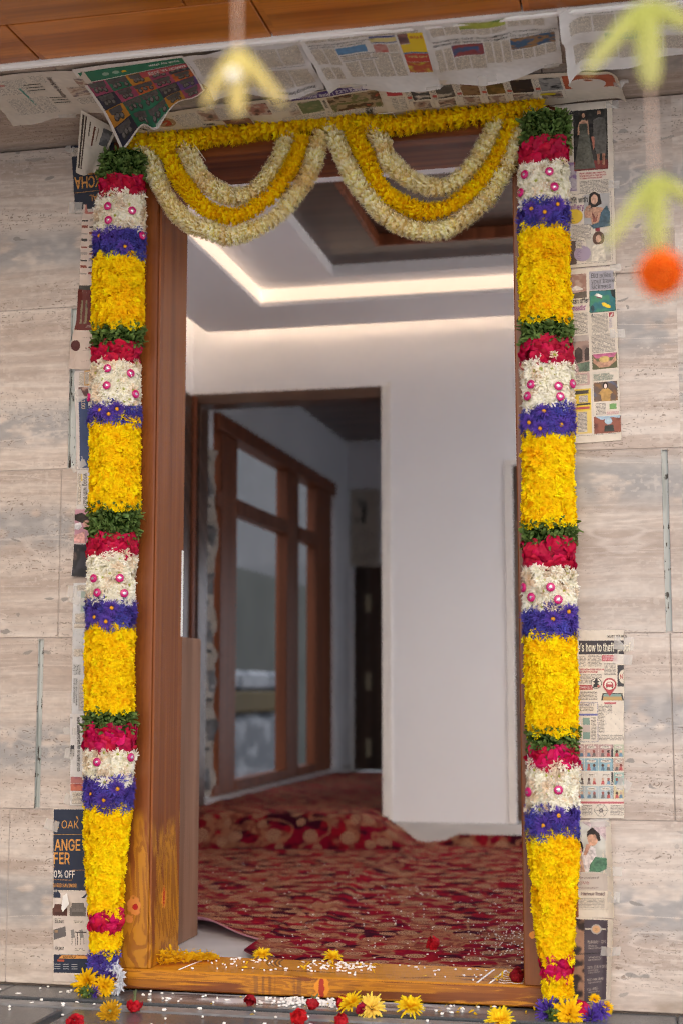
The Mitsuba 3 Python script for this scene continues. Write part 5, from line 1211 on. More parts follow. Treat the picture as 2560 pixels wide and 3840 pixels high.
p.rect(q - 0.01, 0.144, 0.044, 0.012, (0.36, 0.06, 0.07), 2); p.words('CAREFULLY', q, 0.1525, 0.0052, (0.6, 0.5, 0.48), 0.80, layer=4)
p.poly([(p.w - 0.058, 0.184), (p.w - 0.054, 0.165), (p.w - 0.004, 0.165), (p.w, 0.184)], (0.05, 0.05, 0.05), 2); p.poly([(p.w - 0.054, 0.184), (p.w - 0.051, 0.167), (p.w - 0.007, 0.167), (p.w - 0.004, 0.184)], (0.42, 0.28, 0.12), 3); p.poly([(p.w - 0.052, 0.174), (p.w - 0.051, 0.167), (p.w - 0.007, 0.167), (p.w - 0.006, 0.174)], (0.2, 0.28, 0.26), 4)
cx_, cy_ = p.w - 0.036, 0.143
p.oval(cx_, cy_, 0.0175, 0.0175, (0.36, 0.06, 0.07), 5); p.poly([(cx_ - 0.015, cy_ + 0.009), (cx_ + 0.015, cy_ + 0.009), (cx_, cy_ + 0.030)], (0.36, 0.06, 0.07), 5); p.oval(cx_, cy_, 0.0135, 0.0135, (0.62, 0.56, 0.48), 6)
p.poly([(cx_ - 0.0095, cy_ + 0.006), (cx_ - 0.0095, cy_), (cx_ - 0.0065, cy_ - 0.007), (cx_ + 0.0065, cy_ - 0.007), (cx_ + 0.0095, cy_), (cx_ + 0.0095, cy_ + 0.006)], (0.36, 0.06, 0.07), 7); p.poly([(cx_ - 0.006, cy_ - 0.001), (cx_ - 0.0045, cy_ - 0.0055), (cx_ + 0.0045, cy_ - 0.0055), (cx_ + 0.006, cy_ - 0.001)], (0.62, 0.56, 0.48), 8)
for sx in (-0.0085, 0.0055): p.rect(cx_ + sx, cy_ + 0.0065, 0.003, 0.003, INK, 7)
p.rect(p.w - 0.016, 0.092, 0.016, 0.056, (0.05, 0.05, 0.055), 2); p.oval(p.w + 0.0005 - 0.001, 0.122, 0.0125, 0.018, (0.6, 0.54, 0.44), 3, a0=math.pi / 2, a1=1.5 * math.pi); p.words('N', p.w - 0.0105, 0.128, 0.012, (0.4, 0.08, 0.08), 0.7, layer=5)
p.text(q - 0.008, 0.160, 0.054, 0.023)
p.frame(q - 0.005, 0.189, 0.052, 0.103, (0.10, 0.11, 0.26), 0.001); p.words('BENNETT', q + 0.0, 0.199, 0.007, (0.13, 0.12, 0.2), 0.85, bold=False); p.text(q, 0.201, 0.036, 0.012); p.rect(q - 0.002, 0.2185, 0.047, 0.005, (0.13, 0.14, 0.33), 2)
for i, cc in enumerate(((0.2, 0.29, 0.25), (0.45, 0.38, 0.35), (0.2, 0.29, 0.25))): p.rect(q + 0.008, 0.229 + i * 0.0185, 0.018, 0.018, cc, 2)
p.text(q + 0.029, 0.228, 0.013, 0.058)
p.rect(p.w - 0.050, 0.189, 0.030, 0.004, (0.42, 0.09, 0.11), 2); p.text(p.w - 0.066, 0.195, 0.036, 0.022); p.text(p.w - 0.066, 0.216, 0.016, 0.052)
for i in range(7):
    for j in range(8):
        if (i * 3 + j * 5 + i * j) % 4 == 0: p.words(str((i * j) % 9 + 1), p.w - 0.045 + j * 0.0055, 0.221 + i * 0.0062, 0.003, (0.2, 0.2, 0.2), 0.8)
p.frame(p.w - 0.047, 0.214, 0.046, 0.050, (0.4, 0.37, 0.33), 0.0005); p.text(p.w - 0.066, 0.272, 0.066, 0.016)
rows = [(0.298, [(0.42, 0.28, 0.26)] * 3 + [(0.38, 0.40, 0.30)]), (0.334, [(0.24, 0.37, 0.42)] * 3 + [(0.46, 0.34, 0.28)]), (0.370, [(0.56, 0.52, 0.46)] * 3 + [(0.26, 0.38, 0.34)]), (0.405, [(0.36, 0.42, 0.44)] * 3 + [(0.56, 0.48, 0.28)])]
for r, (b, cols) in enumerate(rows):
    xx = [q - 0.012, q + 0.0115, q + 0.0475, q + 0.0875]
    ww = [0.022, 0.035, 0.037, p.w - q - 0.0875]
    for i in range(4):
        p.photo(xx[i], b, ww[i], 0.0325, [cols[i], tuple(0.92 * c for c in cols[i])], r * 4 + i, 0.3, layer=1, figs=tuple(
            f for m in range(2) for f in (('oval', xx[i] + ww[i] * (0.3 + 0.4 * m), b + 0.018, 0.0035, 0.004, ((0.08, 0.05, 0.04), (0.45, 0.3, 0.22), (0.25, 0.08, 0.07))[(r + i + m) % 3]),
                                          ('poly', [(xx[i] + ww[i] * (0.3 + 0.4 * m) - 0.005, b + 0.031), (xx[i] + ww[i] * (0.3 + 0.4 * m) - 0.003, b + 0.022), (xx[i] + ww[i] * (0.3 + 0.4 * m) + 0.003, b + 0.022), (xx[i] + ww[i] * (0.3 + 0.4 * m) + 0.005, b + 0.031)], ((0.35, 0.08, 0.08), (0.12, 0.2, 0.28), (0.15, 0.13, 0.12))[(r * 2 + i + m) % 3]))))
        p.oval(xx[i] + ww[i] * 0.5, b + 0.007, ww[i] * 0.36, 0.0042, (0.6, 0.56, 0.5), 4); p.text(xx[i] + ww[i] * 0.26, b + 0.0045, ww[i] * 0.48, 0.005, 5)
    p.rect(q + 0.0805, b, 0.0055, 0.0325, (0.06, 0.06, 0.06), 1)
p.rect(q - 0.012, 0.445, 0.05, 0.005, (0.42, 0.10, 0.12)); p.rect(p.w - 0.082, 0.445, 0.082, 0.005, (0.42, 0.10, 0.12))
hx_, hy_ = p.w - 0.060, 0.4675
for i in range(6):
    a1, a2 = i * math.pi / 3, (i + 1) * math.pi / 3
    for (u1, v1, u2, v2) in ((hx_ + 0.0185 * math.cos(a1), hy_ + 0.0165 * math.sin(a1), hx_ + 0.0185 * math.cos(a2), hy_ + 0.0165 * math.sin(a2)), (hx_, hy_, hx_ + 0.0185 * math.cos(a1), hy_ + 0.0165 * math.sin(a1))):
        d = np.array([u2 - u1, v2 - v1]); d = d / np.hypot(*d) * 0.0004; nn = np.array([-d[1], d[0]])
        p.poly([(u1 - nn[0], v1 - nn[1]), (u2 - nn[0], v2 - nn[1]), (u2 + nn[0], v2 + nn[1]), (u1 + nn[0], v1 + nn[1])], INK, 2)
p.oval(hx_, hy_, 0.006, 0.006, (0.10, 0.08, 0.08), 3, 7); p.words('M', hx_ - 0.003, hy_ + 0.0025, 0.005, (0.6, 0.55, 0.5), 0.8, layer=5)
p.text(q + 0.002, 0.453, 0.028, 0.027); p.text(p.w - 0.036, 0.453, 0.036, 0.027)
p.tape(p.w, 0.035, 0.050, 0.034, 0.08); p.tape(p.w - 0.003, 0.077, 0.048, 0.026, 0.1); p.tape(p.w, 0.402, 0.036, 0.03, 0.5)
p.done()

p = Page('page with a couple in white and a road name, lower right of the door', WP((0.630, 0.4815), (0.7465, 0.4820), (0.7505, 0.236), (0.630, 0.232)), curl(4, right=0.012, reach=0.025), tone=0.97)
w = p.w - 0.013
p.photo(0.015, 0.004, w - 0.016, 0.130, [(0.42, 0.42, 0.38), (0.5, 0.5, 0.46), (0.36, 0.37, 0.33)], 3, 0.35, layer=1, figs=(
    ('poly', [(0.040, 0.004), (w - 0.001, 0.004), (w - 0.001, 0.05), (0.075, 0.024)], (0.44, 0.35, 0.36)),
    ('poly', [(0.052, 0.130), (0.066, 0.092), (w - 0.001, 0.096), (w - 0.001, 0.122), (0.085, 0.132)], (0.07, 0.16, 0.10), 1),
    ('poly', [(0.034, 0.128), (0.042, 0.080), (0.056, 0.062), (0.076, 0.072), (0.078, 0.09), (0.062, 0.112), (0.058, 0.132)], (0.50, 0.46, 0.46), 2),
    ('poly', [(0.045, 0.088), (0.054, 0.060), (0.066, 0.062), (0.052, 0.09)], (0.36, 0.2, 0.15), 3),
    ('oval', 0.070, 0.046, 0.0135, 0.019, SKIN, 3), ('poly', [(0.055, 0.044), (0.057, 0.028), (0.070, 0.018), (0.088, 0.034), (0.090, 0.052), (0.083, 0.052), (0.078, 0.036), (0.062, 0.036)], HAIR, 4),
    ('oval', 0.028, 0.070, 0.017, 0.022, HAIR, 4), ('oval', 0.030, 0.078, 0.012, 0.017, (0.40, 0.23, 0.16), 5), ('poly', [(0.018, 0.094), (0.040, 0.090), (0.048, 0.132), (0.018, 0.132)], (0.46, 0.30, 0.22), 3)))
p.words('in the languages of', 0.026, 0.149, 0.0058, (0.13, 0.09, 0.09), 0.80, False); p.words('love', 0.028, 0.163, 0.0095, (0.30, 0.14, 0.13), 1.15, False); p.words('Valentine\u2019s Day Collection', 0.022, 0.1735, 0.0042, (0.22, 0.15, 0.14), 0.82, False)
p.rect(0.015, 0.135, w - 0.016, 0.044, (0.45, 0.40, 0.36), 1); p.words('Hennur Road', 0.036, 0.191, 0.0085, (0.10, 0.05, 0.06), 0.84)
p.text(0.02, 0.198, w - 0.03, 0.026); p.rect(0.018, 0.226, w - 0.02, 0.0007, (0.2, 0.18, 0.16))
p.tape(0.09, 0.006, 0.05, 0.022, -0.1); p.tape(p.w + 0.004, 0.130, 0.04, 0.024, 0.03); p.tape(p.w, 0.195, 0.03, 0.028, 0.1)
p.done()

p = Page('dark purple jewellery offer page curling away at the bottom right of the door', WP((0.630, 0.2345), (0.7475, 0.2345), (0.737, 0.036), (0.630, 0.012)), curl(5, right=0.016, reach=0.03, bottom=0.004, base=0.006))
w = p.w - 0.012
p.rect(0.012, 0.004, w - 0.013, 0.205, (0.065, 0.05, 0.062))
p.photo(0.012, 0.004, 0.030, 0.20, [(0.10, 0.05, 0.035), (0.3, 0.17, 0.11), (0.03, 0.02, 0.02), (0.2, 0.12, 0.08)], 5, 0.5)
p.oval(0.072, 0.028, 0.013, 0.013, (0.33, 0.30, 0.28), 3); p.oval(0.072, 0.028, 0.0098, 0.0098, (0.50, 0.29, 0.15), 4); p.words('18', 0.068, 0.0305, 0.0055, (0.3, 0.2, 0.1), 0.8, layer=6); p.rect(0.044, 0.0255, 0.016, 0.004, (0.42, 0.38, 0.33), 3); p.rect(0.085, 0.0255, 0.012, 0.004, (0.42, 0.38, 0.33), 3)
PALE = (0.42, 0.36, 0.33)
for txt, b, cap in (('\u20b918000/- OFF', 0.064, 0.0075), ('PER CARAT ON', 0.072, 0.0036), ('DIAMOND JEWELLERY', 0.078, 0.0036), ('PER CARAT ON UNCUT', 0.101, 0.0036), ('DIAMOND JEWELLERY', 0.107, 0.0036), ('10%, 13% & 18%', 0.127, 0.0065), ('MAKING CHARGES', 0.1335, 0.0034), ('ON GOLD JEWELLERY', 0.139, 0.0034), ('\u20b960/- PER GRAM', 0.158, 0.0058), ('ON OLD GOLD EXCHANGE', 0.164, 0.0032), ('\u20b91/- & \u20b98/-', 0.181, 0.0062), ('MAKING CHARGES ON', 0.187, 0.0032)):
    p.words(txt, 0.050 if cap > 0.005 else 0.052, b, cap, PALE, 0.66 if cap > 0.005 else 0.62, False)
p.rect(0.012, 0.088, w - 0.013, 0.002, (0.02, 0.016, 0.02), 4)
p.tape(p.w - 0.004, 0.086, 0.05, 0.024, 0.1)
p.done()

# --- left of the door
p = Page('dark blue furniture advert upside down at the top of the left wall', WP((-0.792, 2.4275), (-0.655, 2.4275), (-0.655, 2.2215), (-0.776, 2.2185)), curl(6, amp=0.003), paper=(0.022, 0.028, 0.045), turn=180)
p.rect(0.0, 0.0, p.W, 0.010, (0.5, 0.46, 0.42)); p.words('ROYAL', p.W - 0.118 - 0.004, 0.052, 0.0195, GOLD, 0.80, False); p.rect(0.02, 0.063, p.W - 0.02, 0.001, GOLD); p.words('EXCHA', 0.020, 0.110, 0.0345, GOLD, 0.64); p.words('OFFER', 0.006, 0.150, 0.0345, GOLD, 0.64)
p.rect(p.W - 0.03, 0.175, 0.03, 0.025, (0.5, 0.44, 0.38)); p.text(p.W - 0.026, 0.178, 0.02, 0.018, 2)
p.tape(0.004, p.h - 0.018, 0.045, 0.034, 0.12); p.tape(-0.004, 0.008, 0.03, 0.02, 0.5)
p.done()
p = Page('peeled newspaper page hanging from the soffit at the top left corner', [(-0.652, -0.27, 2.424), (-0.606, -0.115, 2.424), (-0.696, -0.030, 2.324), (-0.757, -0.050, 2.330)], lambda s, t, w, h: 0.018 * np.sin(s * 50) * (t / h) * 0.5 + 0.004, tone=0.9, turn=0)
p.rect(0.006, 0.010, 0.006, p.H - 0.03, (0.05, 0.04, 0.03)); p.rect(0.015, 0.010, 0.005, p.H - 0.03, (0.07, 0.05, 0.04)); p.rect(0.045, 0.03, 0.006, 0.07, (0.12, 0.05, 0.03)); p.rect(0.03, 0.02, 0.004, 0.05, (0.1, 0.08, 0.06)); p.rect(0.06, 0.03, 0.003, 0.05, (0.2, 0.14, 0.1))
p.photo(0.075, 0.02, 0.03, 0.07, MONO, 4, 0.7); p.done()

p = Page('pale page with dark shop tags on the left wall beside the first yellow band', WP((-0.748, 2.244), (-0.655, 2.244), (-0.655, 1.980), (-0.754, 1.980)), curl(7, left=0.010, amp=0.004), turn=180, paper=(0.56, 0.47, 0.41))
for i in range(9):
    b = 0.05 + i * 0.020
    for j in range(3):
        a = 0.034 + j * 0.022
        cc = ((0.05, 0.045, 0.045), (0.22, 0.06, 0.04), (0.35, 0.3, 0.27))[(i * 2 + j) % 3]
        p.rect(a, b, 0.017, 0.008 if (i + j) % 2 else 0.0045, cc)
p.rect(0.0, 0.0, p.W, 0.017, (0.05, 0.045, 0.04)); p.words('PLOEN', 0.026, 0.0145, 0.011, (0.5, 0.42, 0.3), 0.75, layer=3)
p.rect(p.W - 0.036, p.H - 0.03, 0.03, 0.03, (0.42, 0.17, 0.14)); p.done()
p = Page('maroon page with upside down lettering over the upper slot, left wall', WP((-0.752, 1.982), (-0.655, 1.982), (-0.655, 1.745), (-0.774, 1.745)), curl(8, left=0.016, amp=0.004, reach=0.03), turn=180, paper=(0.53, 0.44, 0.385))
p.rect(0.0, 0.118, p.W, 0.12, (0.115, 0.022, 0.018)); p.photo(0.030, 0.135, 0.022, 0.075, [(0.03, 0.03, 0.02), (0.06, 0.07, 0.12), (0.03, 0.02, 0.015)], 3, 0.8); p.photo(p.W - 0.030, 0.138, 0.022, 0.07, [(0.06, 0.07, 0.03), (0.2, 0.16, 0.1), (0.04, 0.03, 0.02)], 4, 1.0)
p.words('Colour', p.W - 0.060, 0.133, 0.009, (0.5, 0.4, 0.35), 0.8, False); p.words('AGAIN', 0.034, 0.083, 0.0085, (0.12, 0.07, 0.06), 0.72, False); p.words('LOVE WITH', 0.026, 0.068, 0.0085, (0.12, 0.07, 0.06), 0.72, False)
for b in (0.025, 0.056, 0.095): p.rect(0.0, b, p.W - 0.025, 0.0008, (0.28, 0.2, 0.17))
p.oval(p.W - 0.010, 0.070, 0.010, 0.016, (0.09, 0.03, 0.03)); p.done()
p = Page('blue columned advert page beside the slot, left wall', WP((-0.764, 1.749), (-0.655, 1.749), (-0.655, 1.452), (-0.750, 1.452)), curl(9, left=0.004), turn=0, paper=(0.50, 0.46, 0.44))
p.text(0.012, 0.012, 0.013, 0.04); p.rect(0.027, 0.006, 0.020, 0.046, (0.50, 0.27, 0.06)); p.text(0.029, 0.010, 0.012, 0.038, 2); p.text(0.05, 0.006, 0.02, 0.04)
p.photo(0.010, 0.056, 0.030, 0.028, [(0.35, 0.2, 0.16), (0.1, 0.05, 0.05), (0.45, 0.3, 0.24)], 5, 0.7); p.rect(0.010, 0.089, 0.031, 0.205, (0.038, 0.06, 0.14))
p.words('100', 0.0185, 0.0935, 0.011, (0.50, 0.40, 0.30), 0.95, layer=3, rot=math.pi / 2); p.rect(0.0435, 0.06, 0.030, 0.235, (0.03, 0.14, 0.16), 1); p.rect(0.0412, 0.06, 0.0023, 0.235, (0.6, 0.58, 0.56), 2)
p.words('PNL', 0.014, 0.260, 0.006, (0.45, 0.45, 0.48), 0.9, rot=math.pi / 2)
p.tape(0.012, 0.082, 0.034, 0.028, 1.1); p.tape(0.006, 0.288, 0.05, 0.020, -0.45); p.done()
p = Page('page with a large sideways question headline on the left wall', WP((-0.750, 1.451), (-0.655, 1.451), (-0.655, 1.336), (-0.750, 1.336)), curl(10), turn=90, paper=(0.54, 0.52, 0.50))
p.words('wrong with that?', 0.012, p.H - 0.020, 0.0135, squeeze=0.66, bold=False); p.words('attention, you', 0.012, p.H - 0.040, 0.0135, squeeze=0.66, bold=False); p.rect(0.014, p.H - 0.016, 0.020, 0.003, (0.6, 0.42, 0.05)); p.text(0.012, p.H - 0.0125, 0.09, 0.0105); p.done()
p = Page('page with a pink portrait and a dark photo on the left wall', WP((-0.749, 1.336), (-0.655, 1.336), (-0.655, 1.136), (-0.757, 1.142)), curl(11, left=0.008, bottom=0.006), paper=(0.48, 0.43, 0.42))
p.photo(0.001, 0.003, p.w - 0.002, 0.098, [(0.42, 0.22, 0.28), (0.46, 0.25, 0.31)], 3, 0.3, figs=(('poly', [(0.001, 0.018), (0.02, 0.012), (0.045, 0.028), (0.05, 0.045), (0.02, 0.042), (0.001, 0.034)], HAIR), ('oval', 0.036, 0.044, 0.012, 0.011, (0.44, 0.25, 0.2), 1), ('poly', [(0.001, 0.045), (0.016, 0.04), (0.022, 0.052), (0.012, 0.062), (0.001, 0.06)], (0.55, 0.55, 0.58), 2), ('poly', [(0.001, 0.078), (0.03, 0.066), (0.034, 0.1), (0.001, 0.1)], (0.5, 0.27, 0.25), 1)))
p.photo(0.001, 0.104, p.w - 0.002, 0.094, [(0.012, 0.014, 0.02), (0.03, 0.03, 0.04), (0.012, 0.012, 0.016), (0.12, 0.08, 0.07)], 8, 0.7); p.done()
p = Page('grey puzzle page with crosswords on the left wall', WP((-0.754, 1.122), (-0.655, 1.122), (-0.655, 0.750), (-0.750, 0.750)), curl(12, amp=0.002), paper=(0.50, 0.51, 0.52))
p.text(0.012, 0.006, 0.03, 0.016)
for i in range(3): p.rect(0.024 + 0.0, 0.024 + i * 0.020, 0.028, 0.019, ((0.30, 0.37, 0.33), (0.48, 0.48, 0.46), (0.30, 0.37, 0.33))[i])
p.text(0.008, 0.088, 0.05, 0.026); p.text(0.004, 0.116, 0.05, 0.014); p.frame(0.004, 0.134, 0.055, 0.048, (0.35, 0.36, 0.36), 0.0006)
for i in range(12): p.rect(0.012 + (i * 7 % 5) * 0.009, 0.139 + (i * 5 % 7) * 0.006, 0.002, 0.0026, (0.1, 0.1, 0.1))
p.text(0.004, 0.188, 0.028, 0.022); p.text(0.036, 0.188, 0.02, 0.012)
p.rect(0.004, 0.232, 0.022, 0.030, (0.40, 0.41, 0.41))
for i in range(14): p.rect(0.0045 + (i * 5 % 6) * 0.0036, 0.2335 + (i * 3 % 8) * 0.0036, 0.003, 0.003, (0.06, 0.06, 0.06), 2)
for i in range(6):
    for j in range(3): p.frame(0.034 + j * 0.0062, 0.208 + i * 0.0088, 0.0062, 0.0088, (0.12, 0.12, 0.12), 0.0005)
p.rect(0.020, 0.276, 0.040, 0.088, (0.37, 0.37, 0.38)); p.text(0.024, 0.280, 0.034, 0.078, 2)
p.words('\u2018SMOKING, OBESITY, LACK OF PHYSICAL', 0.0125, 0.272, 0.0046, squeeze=0.60, rot=math.pi / 2); p.words('ACTIVITY LEAD TO HEART ATTACKS', 0.0055, 0.272, 0.0046, squeeze=0.60, rot=math.pi / 2)
p.tape(-0.002, 0.024, 0.03, 0.034, 0.1); p.tape(0.006, 0.048, 0.036, 0.024, 0.4); p.done()
p = Page('page with a tall sideways film headline above red pictures, left wall', WP((-0.753, 0.750), (-0.655, 0.750), (-0.655, 0.494), (-0.748, 0.496)), curl(13, left=0.003), paper=(0.53, 0.52, 0.51))
p.words('enters Sandalwood with film on mother and son', 0.020, 0.008, 0.0095, squeeze=0.52, rot=math.pi / 2); p.words('Dr Rajkumar, Govindaraj', 0.036, 0.008, 0.0095, squeeze=0.52, rot=math.pi / 2); p.rect(0.001, 0.008, 0.006, 0.005, (0.3, 0.28, 0.27))
p.photo(0.001, 0.176, 0.052, 0.018, [(0.28, 0.08, 0.16), (0.36, 0.14, 0.13), (0.2, 0.06, 0.15)], 4, 0.8); p.photo(0.001, 0.195, 0.052, 0.020, [(0.36, 0.08, 0.05), (0.45, 0.14, 0.09), (0.3, 0.06, 0.05)], 5, 0.8)
p.text(0.005, 0.218, 0.03, 0.034); p.photo(0.001, 0.088, 0.010, 0.03, [(0.02, 0.02, 0.025), (0.06, 0.06, 0.07)], 3)
p.tape(-0.002, 0.048, 0.04, 0.020, 0.02); p.tape(-0.004, 0.112, 0.028, 0.030, 0.2); p.tape(-0.006, 0.240, 0.026, 0.03, 0.3); p.done()
p = Page('dark blue furniture exchange advert with sofas low on the left wall', WP((-0.7995, 0.4855), (-0.640, 0.4875), (-0.640, 0.0165), (-0.788, 0.0125)), curl(14, amp=0.002), paper=(0.55, 0.49, 0.44))
p.rect(0.0015, 0.002, p.w - 0.003, 0.222, NAVY)
p.poly([(0.0015, 0.223), (p.w - 0.003, 0.223), (p.w - 0.003, 0.226), (0.110, 0.226), (0.094, 0.245), (0.0015, 0.245)], NAVY, 1)
p.words('L', 0.006, 0.054, 0.021, GOLD, 0.80, False); p.words('OAK', 0.024, 0.054, 0.021, GOLD, 0.84, False); p.poly([(0.066, 0.020), (0.071, 0.022), (0.074, 0.030), (0.069, 0.028)], GOLD, 3)
p.rect(0.0015, 0.0705, 0.12, 0.0011, GOLD, 2); p.words('ANGE', 0.0045, 0.115, 0.0305, GOLD, 0.66); p.words('FER', 0.0, 0.152, 0.0305, GOLD, 0.66); p.words('+', 0.001, 0.162, 0.006, GOLD)
p.words('0% OFF', 0.002, 0.189, 0.0185, (0.60, 0.56, 0.52), 0.66); p.rect(0.0015, 0.1955, 0.055, 0.0009, GOLD, 2); p.rect(0.0575, 0.168, 0.0009, 0.026, GOLD, 2); p.rect(0.0585, 0.168, 0.05, 0.0008, GOLD, 2)
p.words('S! BIG SAVINGS!', 0.0, 0.2155, 0.0095, GOLD, 0.68); p.words('FOR YOUR OLD FURNITURE!', 0.002, 0.2295, 0.0062, (0.58, 0.55, 0.5), 0.62)
def sofa(a, b, w, h, c):
    c2 = tuple(0.7 * x for x in c); c3 = tuple(1.2 * x for x in c)
    p.poly([(a, b + h * 0.95), (a, b + h * 0.35), (a + w * 0.1, b + h * 0.3), (a + w * 0.14, b), (a + w * 0.86, b), (a + w * 0.9, b + h * 0.3), (a + w, b + h * 0.35), (a + w, b + h * 0.95)], c, 2)
    p.rect(a + w * 0.16, b + h * 0.42, w * 0.68, h * 0.2, c3, 3); p.rect(a + w * 0.14, b + h * 0.66, w * 0.72, h * 0.22, c2, 3)
    for f in (0.37, 0.60): p.rect(a + w * f, b + h * 0.05, w * 0.012, h * 0.55, c2, 4)
sofa(-0.001, 0.262, 0.044, 0.033, (0.10, 0.045, 0.035)); sofa(0.051, 0.258, 0.048, 0.038, (0.14, 0.125, 0.115))
p.poly([(0.0015, 0.360), (0.0015, 0.332), (0.038, 0.322), (0.040, 0.348)], (0.13, 0.12, 0.12), 2); p.rect(0.005, 0.332, 0.010, 0.007, (0.3, 0.2, 0.12), 3)
p.words('38,500', 0.006, 0.313, 0.0078, squeeze=0.72); p.words('39,000', 0.005, 0.386, 0.0078, squeeze=0.72); p.text(0.004, 0.300, 0.02, 0.0036); p.text(0.062, 0.306, 0.03, 0.008)
for a in (0.054, 0.080):
    p.poly([(a, 0.332), (a + 0.010, 0.330), (a + 0.013, 0.352), (a + 0.002, 0.354)], (0.22, 0.21, 0.2), 2)
    for f in (0.003, 0.013): p.rect(a + f, 0.353, 0.0013, 0.020, (0.07, 0.065, 0.06), 2)
p.rect(0.068, 0.336, 0.034, 0.0035, (0.09, 0.08, 0.08), 3); p.rect(0.073, 0.338, 0.0022, 0.034, (0.08, 0.07, 0.07), 3); p.text(0.066, 0.382, 0.03, 0.007)
p.rect(0.0015, 0.399, p.w - 0.003, 0.049, NAVY, 1); p.poly([(0.016, 0.4095), (0.026, 0.4005), (0.13, 0.4005), (0.13, 0.4095)], GOLD, 2); p.words('HURRY! OFFER VALID TILL', 0.030, 0.4075, 0.0048, (0.06, 0.04, 0.03), 0.66)
p.rect(0.012, 0.412, 0.022, 0.006, (0.35, 0.07, 0.04), 2)
for i in range(3):
    for j in range(3): p.rect(0.004 + j * 0.026, 0.424 + i * 0.006, 0.018, 0.0022, (0.28, 0.29, 0.31), 2)
p.tape(-0.004, 0.046, 0.042, 0.030, 0.25)
part(p.k, 'torn_flap', trimesh.Trimesh(np.array([(-0.764, -0.006, 0.246), (-0.752, -0.006, 0.254), (-0.735, -0.030, 0.228), (-0.754, -0.028, 0.205), (-0.762, -0.020, 0.214)]), [[0, 1, 2], [0, 2, 4], [4, 2, 3]]), 'white_mat')
p.done()

# --- on the soffit: t runs from the outer edge towards the wall
p = Page('newspaper page with two crosswords on the soffit at far left', SP((-0.86, -0.528), (-0.545, -0.505), (-0.56, -0.235), (-0.88, -0.215)), curl(20, amp=0.003, bottom=0.010, wave=18), paper=(0.50, 0.44, 0.37))
p.columns(0.04, 0.03, 0.10, 0.10, 3); p.columns(0.04, 0.15, 0.12, 0.11, 3); p.rect(0.105, 0.085, 0.006, 0.115, (0.03, 0.18, 0.15)); p.rect(0.06, 0.05, 0.018, 0.008, (0.4, 0.1, 0.08))
for (a, b) in ((0.125, 0.07), (0.165, 0.16)):
    p.rect(a, b, 0.05, 0.055, (0.45, 0.40, 0.33))
    for i in range(26): p.rect(a + (i * 5 % 8) * 0.006, b + (i * 3 % 9) * 0.006, 0.0055, 0.0055, (0.05, 0.045, 0.04), 2)
p.words('Dancing My Favourite', 0.205, 0.03, 0.013, (0.08, 0.06, 0.05), 0.7, rot=math.pi / 2); p.columns(0.155, 0.02, 0.04, 0.045, 2); p.photo(0.235, 0.10, 0.05, 0.065, MIXED, 4, 0.8); p.photo(0.275, 0.045, 0.025, 0.06, MIXED, 5, 0.8); p.columns(0.235, 0.18, 0.06, 0.05, 2)
p.tape(0.17, p.h, 0.05, 0.03, 0.2); p.done()
def sagflap(s, t, w, h):
    tip = np.clip(1 - s / (0.34 * w), 0, 1)
    z = 0.008 + 0.004 * nz(s, t, 10, 21) + 0.050 * tip ** 1.5 * np.clip(t / h, 0, 1) ** 3 + 0.012 * np.sin(s * 21 + 1) ** 2 * np.clip((t / h - 0.6) / 0.4, 0, 1)
    return z + 0.035 * np.exp(-((s / w - 0.42) / 0.12) ** 2) * np.clip((t / h - 0.55) / 0.45, 0, 1) ** 2
p = Page('green concert advert page drooping off the soffit at upper left', SP((-0.572, -0.520), (-0.262, -0.541), (-0.268, -0.335), (-0.600, -0.085)), sagflap, paper=(0.60, 0.56, 0.52), turn=180)
w, h = p.W, p.H
def pc(a, b): return a, b
p.rect(0.006, h * 0.80, w - 0.016, h * 0.145, (0.018, 0.135, 0.075)); p.words('book my show', 0.020, h * 0.90, 0.0135, (0.55, 0.58, 0.54), 0.80); p.rect(0.2, h * 0.85, 0.016, 0.009, (0.6, 0.35, 0.02), 2)
for a in (0.235, 0.27): p.oval(a, h * 0.87, 0.012, 0.008, (0.2, 0.32, 0.24), 2)
cols = [(0.42, 0.10, 0.03), (0.10, 0.05, 0.18), (0.30, 0.06, 0.12), (0.02, 0.14, 0.08), (0.03, 0.03, 0.05), (0.45, 0.20, 0.03)]
r_ = np.random.default_rng(3)
cw_ = (w - 0.016) / 5; chh = h * 0.765 / 4
for i in range(5):
    for j in range(4):
        a, b = 0.006 + i * cw_, h * 0.79 - (j + 1) * chh
        c = cols[int(r_.integers(0, 6))]; f1, f2 = r_.uniform(0.25, 0.45), r_.uniform(0.6, 0.8)
        p.photo(a, b, cw_, chh, [c, tuple(0.8 * x for x in c)], i * 5 + j, 0.4, layer=1, figs=sum(((('poly', [(a + cw_ * (f - 0.20), b + chh * 0.96), (a + cw_ * (f - 0.17), b + chh * (1 - q0)), (a + cw_ * f, b + chh * (0.90 - q0)), (a + cw_ * (f + 0.17), b + chh * (1 - q0)), (a + cw_ * (f + 0.20), b + chh * 0.96)], (0.07, 0.065, 0.065), k_),
            ('oval', a + cw_ * f, b + chh * (0.73 - q0), cw_ * 0.115, chh * 0.21, (0.035, 0.035, 0.035), k_ + 1), ('oval', a + cw_ * f, b + chh * (0.78 - q0), cw_ * 0.075, chh * 0.14, (0.13, 0.12, 0.115), k_ + 2)) for k_, (f, q0) in enumerate(((f1 - 0.08, 0.42), (f2 + 0.02, 0.36), (0.52, 0.30)))), ()))
p.rect(0.006, h * 0.69, 0.16, h * 0.10, (0.36, 0.06, 0.07), 5); p.words('MARCH 18, 2023', 0.010, h * 0.765, 0.0165, (0.6, 0.55, 0.52), 0.68, layer=7)
p.tape(p.w * 0.5, p.h - 0.004, 0.04, 0.024, 0.05); p.done()
